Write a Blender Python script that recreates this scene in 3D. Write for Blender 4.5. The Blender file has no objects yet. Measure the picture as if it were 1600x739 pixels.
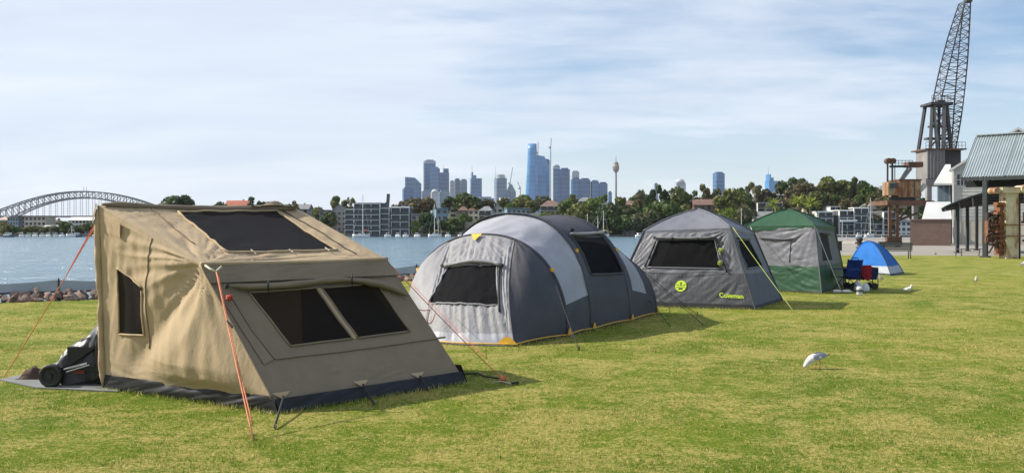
import bpy, bmesh, math, random
import numpy as np
from mathutils import Vector, Matrix, noise

# ------------------------------------------------------------------ camera
scene = bpy.context.scene
F, HY, CH = 1540.0, 358.0, 1.75          # focal length in photo pixels, horizon row, eye height
cd = bpy.data.cameras.new('camera'); cam = bpy.data.objects.new('camera', cd)
scene.collection.objects.link(cam); scene.camera = cam
cam.location = (0, 0, CH); cam.rotation_euler = (math.radians(90), 0, 0)
cd.sensor_width = 36; cd.lens = F / 1600 * 36; cd.shift_y = -11.5 / 1600
cd.clip_start = 0.1; cd.clip_end = 30000

# ------------------------------------------------------------------ sky and sun
SUN_AZ, SUN_EL = math.radians(10), math.radians(37)    # sun stands left, a little beyond the tents
sdir = Vector((-math.cos(SUN_AZ) * math.cos(SUN_EL), math.sin(SUN_AZ) * math.cos(SUN_EL), math.sin(SUN_EL)))
w = bpy.data.worlds.new('World'); scene.world = w; w.use_nodes = True
nt = w.node_tree; N = nt.nodes; L = nt.links; N.clear()
out = N.new('ShaderNodeOutputWorld'); bg = N.new('ShaderNodeBackground'); bg.inputs[1].default_value = 0.10
sky = N.new('ShaderNodeTexSky'); sky.sky_type = 'NISHITA'; sky.sun_disc = False
sky.sun_elevation = SUN_EL; sky.sun_rotation = math.atan2(sdir.x, sdir.y)
sky.air_density = 1.0; sky.dust_density = 0.3; sky.ozone_density = 4.0
tc = N.new('ShaderNodeTexCoord'); sep = N.new('ShaderNodeSeparateXYZ'); L.new(tc.outputs['Generated'], sep.inputs[0])
def wmath(op, a, b=None, clamp=False):
    m = N.new('ShaderNodeMath'); m.operation = op; m.use_clamp = clamp
    for i, v in enumerate((a, b)):
        if v is None: continue
        if isinstance(v, (int, float)): m.inputs[i].default_value = v
        else: L.new(v, m.inputs[i])
    return m.outputs[0]
zz = wmath('ADD', wmath('MAXIMUM', sep.outputs[2], 0.0), 0.16)
cx = wmath('DIVIDE', sep.outputs[0], zz); cy = wmath('DIVIDE', sep.outputs[1], zz)
comb = N.new('ShaderNodeCombineXYZ'); L.new(cx, comb.inputs[0]); L.new(cy, comb.inputs[1])
def wnoise(scale, detail, rough, dist, loc, sc=(1, 1, 1), rot=0):
    mp = N.new('ShaderNodeMapping'); mp.inputs['Location'].default_value = loc; mp.inputs['Scale'].default_value = sc
    mp.inputs['Rotation'].default_value = (0, 0, rot)
    L.new(comb.outputs[0], mp.inputs[0])
    n = N.new('ShaderNodeTexNoise'); n.inputs['Scale'].default_value = scale; n.inputs['Detail'].default_value = detail
    n.inputs['Roughness'].default_value = rough; n.inputs['Distortion'].default_value = dist
    L.new(mp.outputs[0], n.inputs['Vector']); return n.outputs[0]
n1 = wnoise(0.62, 6, 0.55, 0.4, (2.3, 0.9, 0), (0.8, 1.25, 1), 0.25)
n2 = wnoise(2.6, 9, 0.6, 0.5, (4.1, 1.7, 0), (0.65, 1.7, 1), 0.3)
cov = wmath('ADD', wmath('MULTIPLY', n1, 1.6), wmath('MULTIPLY', n2, 0.42))
veil = wmath('SUBTRACT', cov, wmath('MULTIPLY', cx, 0.27))           # the veil thins towards the right
mr = N.new('ShaderNodeMapRange'); mr.interpolation_type = 'SMOOTHSTEP'
mr.inputs[1].default_value = 0.64; mr.inputs[2].default_value = 1.04; mr.inputs[3].default_value = 0.06; mr.inputs[4].default_value = 0.92
L.new(veil, mr.inputs[0])
n3 = wnoise(1.3, 7, 0.55, 0.3, (7.7, 3.1, 0), (0.7, 1.5, 1), 0.2)
ccol = N.new('ShaderNodeMixRGB'); ccol.inputs[1].default_value = (4.9, 5.55, 6.6, 1); ccol.inputs[2].default_value = (6.3, 6.75, 7.5, 1)
L.new(wmath('MULTIPLY', wmath('SUBTRACT', n3, 0.3), 2.2, True), ccol.inputs[0])
mx = N.new('ShaderNodeMixRGB'); hzf = N.new('ShaderNodeMapRange'); hzf.interpolation_type = 'SMOOTHSTEP'; hzf.inputs[1].default_value = 0.0; hzf.inputs[2].default_value = 0.22; hzf.inputs[3].default_value = 0.62; hzf.inputs[4].default_value = 0.0
L.new(sep.outputs[2], hzf.inputs[0])
L.new(wmath('MAXIMUM', mr.outputs[0], hzf.outputs[0]), mx.inputs[0]); L.new(sky.outputs[0], mx.inputs[1]); L.new(ccol.outputs[0], mx.inputs[2])
L.new(mx.outputs[0], bg.inputs[0]); L.new(bg.outputs[0], out.inputs[0])

sd = bpy.data.lights.new('sun', 'SUN'); sun = bpy.data.objects.new('sun', sd); scene.collection.objects.link(sun)
sd.energy = 4.9; sd.angle = math.radians(0.7); sd.color = (1.0, 0.93, 0.80)
sun.rotation_euler = (-sdir).to_track_quat('-Z', 'Y').to_euler(); sun.location = (-40, 30, 60)

scene.view_settings.view_transform = 'Standard'; scene.view_settings.look = 'None'
scene.view_settings.exposure = 0.5; scene.view_settings.gamma = 1.0
try: scene.view_settings.use_curve_mapping = False
except Exception: pass

# ------------------------------------------------------------------ helpers
COL = scene.collection
R = random.Random(7)
HAZE = 0.00004
OFF = {}
V = Vector
def W(px, py, d): return V(((px - 800) / F * d, d, CH - (py - HY) / F * d))       # photo pixel at a depth
def G(px, py, z=0.0): return W(px, py, (CH - z) * F / (py - HY))                   # photo pixel on the lawn
def proj(p): return 800 + F * p.x / p.y, HY - F * (p.z - CH) / p.y
def lerp(a, b, t): return a + (b - a) * t
def nz(x, y, z=0.0): return noise.noise(V((x, y, z)))

def thing(name, label, cat, loc=(0, 0, 0), group=None, rotz=0):
    o = bpy.data.objects.new(name, None); COL.objects.link(o); o.location = loc; o.rotation_euler = (0, 0, rotz)
    o.empty_display_size = 0.2; OFF[o] = V(loc); o['label'] = label; o['category'] = cat
    if group: o['group'] = group
    return o
def tag(o, label=None, cat=None, group=None, kind=None):
    for k, v in (('label', label), ('category', cat), ('group', group), ('kind', kind)):
        if v: o[k] = v
    return o
def link(name, me, parent=None):
    o = bpy.data.objects.new(name, me); COL.objects.link(o)
    if parent is not None: o.parent = parent; OFF[o] = OFF[parent]
    else: OFF[o] = V((0, 0, 0))
    return o
def copy_tree(o, parent=None):
    c = o.copy(); COL.objects.link(c); c.parent = parent
    for ch in list(o.children): copy_tree(ch, c)
    return c

class MB:
    def __init__(s): s.v = []; s.f = []
    def quad(s, *p):
        i = len(s.v); s.v += [V(q) for q in p]; s.f.append(tuple(range(i, i + len(p)))); return s
    def box(s, c, size, rotz=0, rot=None):
        c = V(c); i = len(s.v); m = rot if rot is not None else Matrix.Rotation(rotz, 3, 'Z')
        for dz in (-.5, .5):
            for dx, dy in ((-.5, -.5), (.5, -.5), (.5, .5), (-.5, .5)):
                s.v.append(c + m @ V((dx * size[0], dy * size[1], dz * size[2])))
        s.f += [tuple(i + k for k in q) for q in ((3, 2, 1, 0), (4, 5, 6, 7), (0, 1, 5, 4), (1, 2, 6, 5), (2, 3, 7, 6), (3, 0, 4, 7))]
        return s
    def cyl(s, p, q, r0, r1=None, n=8, cap=True):
        p, q = V(p), V(q); r1 = r0 if r1 is None else r1
        d = (q - p).normalized(); a = d.orthogonal().normalized(); b = d.cross(a); i = len(s.v)
        for c, r in ((p, r0), (q, r1)):
            for k in range(n):
                t = 2 * math.pi * k / n; s.v.append(c + (a * math.cos(t) + b * math.sin(t)) * r)
        for k in range(n):
            s.f.append((i + k, i + (k + 1) % n, i + n + (k + 1) % n, i + n + k))
        if cap: s.f.append(tuple(i + k for k in range(n - 1, -1, -1))); s.f.append(tuple(i + n + k for k in range(n)))
        return s
    def bar(s, p, q, w, h=None):
        p, q = V(p), V(q); h = h or w; d = (q - p)
        if d.length < 1e-6: return s
        rot = d.to_track_quat('X', 'Z').to_matrix(); return s.box((p + q) / 2, (d.length, w, h), rot=rot)
    def tube(s, pts, r, n=6, closed=False, rfun=None):
        pts = [V(p) for p in pts]; i = len(s.v); m = len(pts)
        for k, p in enumerate(pts):
            d = (pts[min(k + 1, m - 1)] - pts[max(k - 1, 0)]).normalized()
            a = d.cross(V((0, 0, 1)));
            if a.length < .05: a = d.orthogonal()
            a.normalize(); b = d.cross(a); rr = rfun(k / (m - 1)) * r if rfun else r
            for j in range(n):
                t = 2 * math.pi * j / n
                s.v.append(p + (a * math.cos(t) + b * math.sin(t)) * rr)
        for k in range(m - 1):
            for j in range(n):
                s.f.append((i + k * n + j, i + k * n + (j + 1) % n, i + (k + 1) * n + (j + 1) % n, i + (k + 1) * n + j))
        s.f.append(tuple(i + j for j in range(n - 1, -1, -1))); s.f.append(tuple(i + (m - 1) * n + j for j in range(n)))
        return s
    def rings(s, rings, cap=True):
        i = len(s.v); n = len(rings[0])
        for r in rings: s.v += [V(p) for p in r]
        for k in range(len(rings) - 1):
            for j in range(n):
                s.f.append((i + k * n + j, i + k * n + (j + 1) % n, i + (k + 1) * n + (j + 1) % n, i + (k + 1) * n + j))
        if cap: s.f.append(tuple(i + j for j in range(n - 1, -1, -1))); s.f.append(tuple(i + (len(rings) - 1) * n + j for j in range(n)))
        return s
    def grid(s, P):
        i = len(s.v); a = len(P); b = len(P[0])
        for r in P: s.v += [V(p) for p in r]
        for x in range(a - 1):
            for y in range(b - 1): s.f.append((i + x * b + y, i + (x + 1) * b + y, i + (x + 1) * b + y + 1, i + x * b + y + 1))
        return s
    def prism(s, poly, z0, z1):
        i = len(s.v); n = len(poly)
        for z in (z0, z1): s.v += [V((p[0], p[1], z)) for p in poly]
        s.f.append(tuple(i + k for k in range(n - 1, -1, -1))); s.f.append(tuple(i + n + k for k in range(n)))
        for k in range(n): s.f.append((i + k, i + (k + 1) % n, i + n + (k + 1) % n, i + n + k))
        return s
    def mesh(s, name, mat, smooth=False, off=V((0, 0, 0))):
        me = bpy.data.meshes.new(name); me.from_pydata([tuple(p - off) for p in s.v], [], s.f)
        if mat is not None: me.materials.append(mat)
        if smooth: me.polygons.foreach_set('use_smooth', [True] * len(me.polygons))
        me.update(); return me
    def build(s, name, mat, parent=None, smooth=False):
        off = OFF[parent] if parent is not None else V((0, 0, 0))
        return link(name, s.mesh(name, mat, smooth, off), parent)

CUBES = {}
def boxo(name, c, size, mat, parent, rotz=0.0):
    """a box part from one shared unit cube per material"""
    if mat not in CUBES: CUBES[mat] = MB().box((0, 0, 0), (1, 1, 1)).mesh('unit_box', mat)
    o = link(name, CUBES[mat], parent); o.location = V(c) - (OFF[parent] if parent is not None else V((0, 0, 0)))
    o.scale = size; o.rotation_euler = (0, 0, rotz); return o

# ------------------------------------------------------------------ materials
def ND(m, t): return m.node_tree.nodes.new(t)
def new_mat(name):
    m = bpy.data.materials.new(name); m.use_nodes = True
    return m, m.node_tree.nodes['Principled BSDF'], m.node_tree.links
def noise_node(m, vec, scale, detail=4, rough=.55, dist=0.0, sc=None):
    L = m.node_tree.links
    if sc:
        mp = ND(m, 'ShaderNodeMapping'); mp.inputs['Scale'].default_value = sc; L.new(vec, mp.inputs[0]); vec = mp.outputs[0]
    n = ND(m, 'ShaderNodeTexNoise'); n.inputs['Scale'].default_value = scale; n.inputs['Detail'].default_value = detail
    n.inputs['Roughness'].default_value = rough; n.inputs['Distortion'].default_value = dist; L.new(vec, n.inputs['Vector']); return n.outputs[0]
def ramp(m, fac, lo, hi, a=0.0, b=1.0):
    r = ND(m, 'ShaderNodeMapRange'); r.inputs[1].default_value = lo; r.inputs[2].default_value = hi
    r.inputs[3].default_value = a; r.inputs[4].default_value = b; m.node_tree.links.new(fac, r.inputs[0]); return r.outputs[0]
def mixc(m, fac, a, b, mode='MIX'):
    x = ND(m, 'ShaderNodeMixRGB'); x.blend_type = mode; L = m.node_tree.links
    for i, v in enumerate((fac, a, b)):
        if isinstance(v, (int, float)): x.inputs[i].default_value = v
        elif isinstance(v, tuple): x.inputs[i].default_value = (*v[:3], 1)
        else: L.new(v, x.inputs[i])
    return x.outputs[0]
def coords(m, kind='Object'):
    t = ND(m, 'ShaderNodeTexCoord'); return t.outputs[kind]
def bump(m, b, h, strength, dist=0.01):
    n = ND(m, 'ShaderNodeBump'); n.inputs['Strength'].default_value = strength; n.inputs['Distance'].default_value = dist
    m.node_tree.links.new(h, n.inputs['Height']); m.node_tree.links.new(n.outputs[0], b.inputs['Normal'])
def sc3(c, k): return tuple(min(1, x * k) for x in c)
def M(name, col, rough=.65, var=.14, vs=4.0, bs=0, bst=.2, bd=.01, metal=0, rust=None, spec=.5, randobj=0.0, dirt=None):
    m, b, L = new_mat(name); vec = coords(m)
    c = mixc(m, ramp(m, noise_node(m, vec, vs, 5), .3, .7), sc3(col, 1 - var), sc3(col, 1 + var))
    if dirt:
        c = mixc(m, ramp(m, noise_node(m, vec, dirt[1], 6, .65, .5, (1, 1, .35)), .5, .72, 0, dirt[2]), c, dirt[0])
    if rust:
        f = ramp(m, noise_node(m, vec, rust[0], 7, .68, .6, (1, 1, .4)), rust[1], rust[1] + .12)
        rc = mixc(m, noise_node(m, vec, rust[0] * 4, 4), (.12, .045, .02), (.34, .13, .035))
        c = mixc(m, f, c, rc)
    if randobj:
        oi = ND(m, 'ShaderNodeObjectInfo'); h = ND(m, 'ShaderNodeHueSaturation')
        L.new(ramp(m, oi.outputs['Random'], 0, 1, 1 - randobj, 1 + randobj), h.inputs['Value']); L.new(c, h.inputs['Color']); c = h.outputs[0]
    L.new(c, b.inputs['Base Color']); b.inputs['Roughness'].default_value = rough; b.inputs['Metallic'].default_value = metal
    b.inputs['Specular IOR Level'].default_value = spec
    if bs: bump(m, b, noise_node(m, vec, bs, 5, .6), bst, bd)
    return m
def fabric(name, col, rough=.7, trans=.12, fold=7.0, fst=.35, weave=True, spec=.3, dirt=.12):
    """cloth: wrinkle relief, a fine weave, slight stains and some light let through"""
    m, b, L = new_mat(name); vec = coords(m)
    c = mixc(m, ramp(m, noise_node(m, vec, 1.7, 6, .6), .3, .7), sc3(col, 1 - dirt), sc3(col, 1 + dirt))
    L.new(c, b.inputs['Base Color']); b.inputs['Roughness'].default_value = rough; b.inputs['Specular IOR Level'].default_value = spec
    h1 = noise_node(m, vec, fold, 2, .45, .7, (1, 1, .32)); h2 = noise_node(m, vec, fold * 2.3, 2, .45, .9, (1, 1, .5))
    def crs(x):
        a = ND(m, 'ShaderNodeMath'); a.operation = 'SUBTRACT'; L.new(x, a.inputs[0]); a.inputs[1].default_value = .5
        c_ = ND(m, 'ShaderNodeMath'); c_.operation = 'ABSOLUTE'; L.new(a.outputs[0], c_.inputs[0]); return c_.outputs[0]
    h = mixc(m, .35, crs(h1), crs(h2))
    bump(m, b, h, min(1, fst * 1.5), .03)
    o = m.node_tree.nodes['Material Output']; t = ND(m, 'ShaderNodeBsdfTranslucent'); L.new(c, t.inputs[0])
    ms = ND(m, 'ShaderNodeMixShader'); ms.inputs[0].default_value = trans
    L.new(b.outputs[0], ms.inputs[1]); L.new(t.outputs[0], ms.inputs[2]); L.new(ms.outputs[0], o.inputs[0])
    return m
def meshmat(name, col, see=.22):
    m, b, L = new_mat(name); b.inputs['Base Color'].default_value = (*col, 1); b.inputs['Roughness'].default_value = .8
    b.inputs['Specular IOR Level'].default_value = .08
    o = m.node_tree.nodes['Material Output']; t = ND(m, 'ShaderNodeBsdfTransparent')
    ms = ND(m, 'ShaderNodeMixShader'); ms.inputs[0].default_value = see
    L.new(b.outputs[0], ms.inputs[1]); L.new(t.outputs[0], ms.inputs[2]); L.new(ms.outputs[0], o.inputs[0])
    return m
def leafmat(name, col, var=.35):
    m, b, L = new_mat(name)
    oi = ND(m, 'ShaderNodeObjectInfo'); ge = ND(m, 'ShaderNodeNewGeometry')
    c = mixc(m, oi.outputs['Random'], sc3(col, .75), (col[0] * 1.35, col[1] * 1.15, col[2] * 1.1))
    h = ND(m, 'ShaderNodeHueSaturation'); L.new(ramp(m, ge.outputs['Random Per Island'], 0, 1, 1 - var, 1 + var), h.inputs['Value']); L.new(c, h.inputs['Color'])
    L.new(h.outputs[0], b.inputs['Base Color']); b.inputs['Roughness'].default_value = .6; b.inputs['Specular IOR Level'].default_value = .3
    o = m.node_tree.nodes['Material Output']; t = ND(m, 'ShaderNodeBsdfTranslucent'); L.new(h.outputs[0], t.inputs[0])
    ms = ND(m, 'ShaderNodeMixShader'); ms.inputs[0].default_value = .28
    L.new(b.outputs[0], ms.inputs[1]); L.new(t.outputs[0], ms.inputs[2]); L.new(ms.outputs[0], o.inputs[0]); return m

def lawn_color(m, vec):
    a = ramp(m, noise_node(m, vec, .22, 5, .6, .8, (1, .7, 1)), .38, .62)
    bq = ramp(m, noise_node(m, vec, .9, 7, .7, .7), .40, .62)
    c3 = ramp(m, noise_node(m, vec, 6.5, 6, .72), .38, .62)
    c4 = ramp(m, noise_node(m, vec, 26, 4, .7), .36, .64)
    g = mixc(m, a, (.120, .176, .014), (.260, .276, .026))
    g = mixc(m, mixc(m, .6, c3, c4), sc3((.085, .150, .012), 1.0), g)
    s = mixc(m, c4, (.270, .250, .048), (.47, .39, .16))
    f = mixc(m, .45, bq, c3)
    f2 = ramp(m, mixc(m, .25, f, c4), .31, .74, .0, .95)
    return mixc(m, f2, g, s)
def make_lawn_mats():
    m, b, L = new_mat('lawn_turf'); vec = coords(m)
    c = lawn_color(m, vec)
    fine = noise_node(m, vec, 70, 4, .7)
    c = mixc(m, 1.0, c, mixc(m, ramp(m, fine, .3, .7), (.55, .55, .5), (1.25, 1.25, 1.1)), 'MULTIPLY')
    L.new(c, b.inputs['Base Color']); b.inputs['Roughness'].default_value = .9; b.inputs['Specular IOR Level'].default_value = .1
    bump(m, b, noise_node(m, vec, 45, 6, .75), .8, .03)
    g, b2, L2 = new_mat('grass_blade'); vec = coords(g); c = lawn_color(g, vec)
    ge = ND(g, 'ShaderNodeNewGeometry'); r = ge.outputs['Random Per Island']
    c = mixc(g, ramp(g, r, .86, .9, 0, .8), c, (.50, .41, .19))
    h = ND(g, 'ShaderNodeHueSaturation'); L2.new(ramp(g, r, 0, 1, .85, 1.6), h.inputs['Value']); L2.new(c, h.inputs['Color'])
    L2.new(h.outputs[0], b2.inputs['Base Color']); b2.inputs['Roughness'].default_value = .6; b2.inputs['Specular IOR Level'].default_value = .25
    o = g.node_tree.nodes['Material Output']; t = ND(g, 'ShaderNodeBsdfTranslucent'); L2.new(h.outputs[0], t.inputs[0])
    ms = ND(g, 'ShaderNodeMixShader'); ms.inputs[0].default_value = .42
    L2.new(b2.outputs[0], ms.inputs[1]); L2.new(t.outputs[0], ms.inputs[2]); L2.new(ms.outputs[0], o.inputs[0])
    return m, g
MAT_LAWN, MAT_BLADE = make_lawn_mats()

def make_water():
    m, b, L = new_mat('harbour_water'); vec = coords(m)
    b.inputs['Base Color'].default_value = (.12, .215, .285, 1); b.inputs['Roughness'].default_value = .16; b.inputs['IOR'].default_value = 1.33
    n1_ = noise_node(m, vec, .32, 6, .66, .4, (.4, 1.0, 1)); n2_ = noise_node(m, vec, .06, 4, .6, .3, (.4, 1.0, 1))
    h = mixc(m, .35, n1_, n2_)
    bump(m, b, h, 1.0, 3.2)
    return m
MAT_WATER = make_water()
def tower_mat(name, glass, frame, fl=8.0, vx=7.0, rough=.25, lines=.35):
    """curtain wall seen from kilometres off: storey bands, mullions and slightly different panes"""
    m, b, L = new_mat(name); vec = coords(m); s = ND(m, 'ShaderNodeSeparateXYZ'); L.new(vec, s.inputs[0])
    def mt(op, a, c=None):
        x = ND(m, 'ShaderNodeMath'); x.operation = op
        for i, v in enumerate((a, c)):
            if v is None: continue
            if isinstance(v, (int, float)): x.inputs[i].default_value = v
            else: L.new(v, x.inputs[i])
        return x.outputs[0]
    hx = mt('ADD', s.outputs[0], mt('MULTIPLY', s.outputs[1], .9))
    fz = mt('FRACT', mt('DIVIDE', s.outputs[2], fl)); fx = mt('FRACT', mt('DIVIDE', hx, vx))
    line = mt('MAXIMUM', mt('LESS_THAN', fz, .28), mt('LESS_THAN', fx, .22))
    cb = ND(m, 'ShaderNodeCombineXYZ'); L.new(mt('FLOOR', mt('DIVIDE', s.outputs[2], fl * 2)), cb.inputs[2]); L.new(mt('FLOOR', mt('DIVIDE', hx, vx * 2)), cb.inputs[0])
    wn = ND(m, 'ShaderNodeTexWhiteNoise'); L.new(cb.outputs[0], wn.inputs[0])
    g = mixc(m, wn.outputs[0], sc3(glass, .8), sc3(glass, 1.2))
    c = mixc(m, mt('MULTIPLY', line, lines), g, frame)
    L.new(c, b.inputs['Base Color']); b.inputs['Roughness'].default_value = rough; b.inputs['Specular IOR Level'].default_value = .6
    return m

class Surf:
    """a cloth surface p(u,v) with wrinkles along its outward normal"""
    def __init__(s, base, ctr, wr=None): s.b = base; s.c = V(ctr); s.w = wr
    def n(s, u, v):
        e = .004; d1 = s.b(min(u + e, 1), v) - s.b(max(u - e, 0), v); d2 = s.b(u, min(v + e, 1)) - s.b(u, max(v - e, 0))
        k = d1.cross(d2)
        if k.length < 1e-9: k = s.b(u, v) - s.c
        k.normalize()
        return k if k.dot(s.b(u, v) - s.c) > 0 else -k
    def __call__(s, u, v, off=0.0):
        o = off + (s.w(u, v) if s.w else 0.0)
        return s.b(u, v) + s.n(u, v) * o
    def uv(s, px, py, u=.5, v=.5):
        for _ in range(40):
            x0, y0 = proj(s.b(u, v)); e = .003
            x1, y1 = proj(s.b(u + e, v)); x2, y2 = proj(s.b(u, v + e))
            a, b_, c, d = (x1 - x0) / e, (x2 - x0) / e, (y1 - y0) / e, (y2 - y0) / e
            det = a * d - b_ * c
            if abs(det) < 1e-9: break
            dx, dy = px - x0, py - y0
            u += max(-.3, min(.3, (d * dx - b_ * dy) / det)); v += max(-.3, min(.3, (-c * dx + a * dy) / det))
            u = max(-.2, min(1.2, u)); v = max(-.2, min(1.2, v))
        return u, v
    def quad(s, name, mat, parent, quads=(((0, 0), (1, 0), (1, 1), (0, 1)),), n=(36, 36), off=0.0):
        mb = MB()
        for q in quads:
            P = []
            for i in range(n[0] + 1):
                a = i / n[0]; row = []
                for j in range(n[1] + 1):
                    c = j / n[1]
                    u = (q[0][0] * (1 - a) + q[1][0] * a) * (1 - c) + (q[3][0] * (1 - a) + q[2][0] * a) * c
                    v = (q[0][1] * (1 - a) + q[1][1] * a) * (1 - c) + (q[3][1] * (1 - a) + q[2][1] * a) * c
                    row.append(s(u, v, off))
                P.append(row)
            mb.grid(P)
        return mb.build(name, mat, parent, True)
    def line(s, pts, off=0.0, k=10):
        r = []
        for (a, b_), (c, d) in zip(pts[:-1], pts[1:]):
            for i in range(k): t = i / k; r.append(s(a + (c - a) * t, b_ + (d - b_) * t, off))
        r.append(s(*pts[-1], off)); return r
def hem(S, q, mat, T, r=.012, off=.008):
    return MB().tube(S.line(list(q) + [q[0]], off, 12), r, 5).build('window_hem', mat, T, True)
def ring_quads(wn, o=((0, 0), (1, 0), (1, 1), (0, 1))):
    """the frame of a panel o that leaves the window wn open"""
    return [(o[0], o[1], wn[1], wn[0]), (o[1], o[2], wn[2], wn[1]), (o[2], o[3], wn[3], wn[2]), (o[3], o[0], wn[0], wn[3])]
def edge(u, v, k=.07):
    e = min(u, 1 - u, v, 1 - v) / k; e = max(0, min(1, e)); return e * e * (3 - 2 * e)
def bil(a, b, c, d):
    a, b, c, d = V(a), V(b), V(c), V(d)
    return lambda u, v: (a * (1 - u) + b * u) * (1 - v) + (d * (1 - u) + c * u) * v
def wrk(seed, amp, fu, fv, ang=0.0, sag=0.0, fine=.4, k=.07):
    ca, sa = math.cos(ang), math.sin(ang)
    def f(u, v):
        x, y = u * ca - v * sa, u * sa + v * ca
        r = (0.5 - abs(nz(x * fu, y * fv, seed))) * amp + (nz(x * fu * 2.3 + 3, y * fv * 1.9, seed + 9)) * amp * fine
        return (r - amp * .35 - sag * 16 * u * (1 - u) * v * (1 - v) / 1.0) * edge(u, v, k)
    return f
def radial(u0, v0, seed, amp, kth=9.0, reach=1.0):
    """folds that radiate from a pulled corner"""
    def f(u, v):
        dx, dy = u - u0, v - v0; r = math.hypot(dx, dy); th = math.atan2(dy, dx)
        fo = max(0, 1 - r / reach)
        return amp * (0.45 - abs(nz(th * kth, r * 1.2, seed))) * fo * min(1, r * 6) * edge(u, v, .04)
    return f
def addf(*fs): return lambda u, v: sum(f(u, v) for f in fs)
def rope_pts(a, b, sag=.03, n=12):
    a, b = V(a), V(b); return [lerp(a, b, i / n) - V((0, 0, sag * 4 * (i / n) * (1 - i / n))) for i in range(n + 1)]

# ================================================================== SETTING
WATER_Z = -1.5
mat_conc = M('apron_concrete', (.27, .245, .215), .85, .16, .35, 14, .25, .01, dirt=((.13, .12, .105), .8, .5))
mat_stone_edge = M('quay_concrete', (.30, .28, .25), .85, .2, .6, 8, .3)
shore = [(-130, -90), (-60, -34), (-25, 9.3), (-12.3, 23.9), (-10.2, 25.2), (-3.3, 34.4), (3.2, 43), (14, 62), (25, 86), (31, 102), (33.5, 121), (50, 122), (50, 205), (330, 205), (330, -90)]
MB().prism(shore, -4, -.02).build('ground', mat_stone_edge)['kind'] = 'structure'
lawn_poly = [(-128, -88), (-59.6, -34.6), (-24.6, 8.9), (-11.9, 23.6), (-9.8, 24.9), (-2.9, 34.1), (3.6, 42.6), (14.4, 61.6), (16.2, 65.6), (24, 66.3), (31, 64.6), (48, 62.5), (328, 58), (328, -88)]
MB().quad(*[(x, y, 0) for x, y in lawn_poly]).build('lawn', MAT_LAWN)['kind'] = 'structure'
apron_poly = [(16.3, 65.8), (25.4, 86), (31.3, 102), (33.8, 120.6), (50.4, 121.6), (50.4, 204), (329, 204), (329, 58.2), (48, 62.7), (31, 64.8), (24, 66.5)]
MB().quad(*[(x, y, -.008) for x, y in apron_poly]).build('pavement', mat_conc)['kind'] = 'structure'
wm = MB(); wm.quad((-3500, -400, WATER_Z), (3500, -400, WATER_Z), (3500, 4700, WATER_Z), (-3500, 4700, WATER_Z))
wm.build('water', MAT_WATER)['kind'] = 'structure'

# far shore: a hillside that rises from the waterline
SH = [(-700, 420), (-300, 428), (-210, 432), (-80, 420), (-20, 416), (60, 418), (130, 415), (170, 412), (260, 420), (700, 430)]
RIDGE = [(-700, 4), (-260, 5.0), (-200, 7.5), (-150, 9.5), (-90, 10), (-40, 10.5), (20, 11), (60, 13), (90, 16), (140, 20), (185, 21), (230, 18), (300, 15), (700, 10)]
def interp(tab, x):
    for (a, b), (c, d) in zip(tab[:-1], tab[1:]):
        if x <= c:
            t = max(0, (x - a) / (c - a)); return b + (d - b) * t
    return tab[-1][1]
def hill(x, y):
    s = interp(SH, x); t = (y - s) / 150.0
    if t < 0: return WATER_Z - 2.0
    top = interp(RIDGE, x); t = min(t, 1.0)
    return WATER_Z + .9 + (top - WATER_Z - .9) * (1 - (1 - t) ** 1.6) + nz(x * .03, y * .03, 2) * 1.2 * min(1, t * 4)
P = []
for i in range(121):
    x = -700 + i * 1400 / 120; row = []
    for j in range(34):
        y = interp(SH, x) - 1.5 + (0, .6, 1.6, 4)[j] if j < 4 else interp(SH, x) + 4 + (j - 4) * 9
        row.append((x, y, hill(x, y) if j > 0 else WATER_Z - 2))
    P.append(row)
mat_hill = M('hillside_soil_and_scrub', (.05, .062, .025), .95, .4, .12, 2, .4, .3)
MB().grid(P).build('hillside', mat_hill, smooth=True)['kind'] = 'structure'
def on_slope(px, py, dmin=None):
    """the spot on the far hillside that shows at this photo pixel"""
    d = 405.0
    while d < 640:
        x = (px - 800) / F * d; z = hill(x, d)
        if z > WATER_Z - 1 and HY - F * (z - CH) / d <= py: break
        d += 1.0
    x = (px - 800) / F * d
    return V((x, d, hill(x, d)))

# ------------------------------------------------------------------ rock seawall with its fabric barrier
mat_rock = M('sandstone_boulder', (.235, .160, .130), .9, .35, 2.5, 7, .9, .05, randobj=.35, dirt=((.30, .25, .2), 3, .4))
wall_line = [(-14.9, 20.9), (-12.3, 23.9), (-10.2, 25.2), (-3.3, 34.4), (3.2, 43)]
def along(line, s):
    for (a, b) in zip(line[:-1], line[1:]):
        a, b = V(a), V(b); l = (b - a).length
        if s <= l: return a + (b - a) * s / l, (b - a).normalized()
        s -= l
    return V(line[-1]), (V(line[-1]) - V(line[-2])).normalized()
sea = thing('rock_seawall', 'low seawall of broken reddish boulders along the water edge', 'seawall', (-10.2, 25.2, 0))
rocks = []
for k in range(9):
    bm = bmesh.new(); bmesh.ops.create_icosphere(bm, subdivisions=2, radius=1)
    cuts = [V((R.gauss(0, 1), R.gauss(0, 1), R.gauss(0, .7))).normalized() for _ in range(11)]; hs_ = [R.choice((.42, .5, .58, .66)) for _ in cuts]
    for vv in bm.verts:
        p = vv.co.copy()
        for c in cuts:
            e = p.dot(c) - hs_[cuts.index(c)]
            if e > 0: p -= c * e
        vv.co = p * (1 + .06 * nz(p.x * 3, p.y * 3, k))
    me = bpy.data.meshes.new('rock'); bm.to_mesh(me); bm.free(); me.materials.append(mat_rock); rocks.append(me)
s = 0.0
total = sum((V(b) - V(a)).length for a, b in zip(wall_line[:-1], wall_line[1:]))
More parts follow.
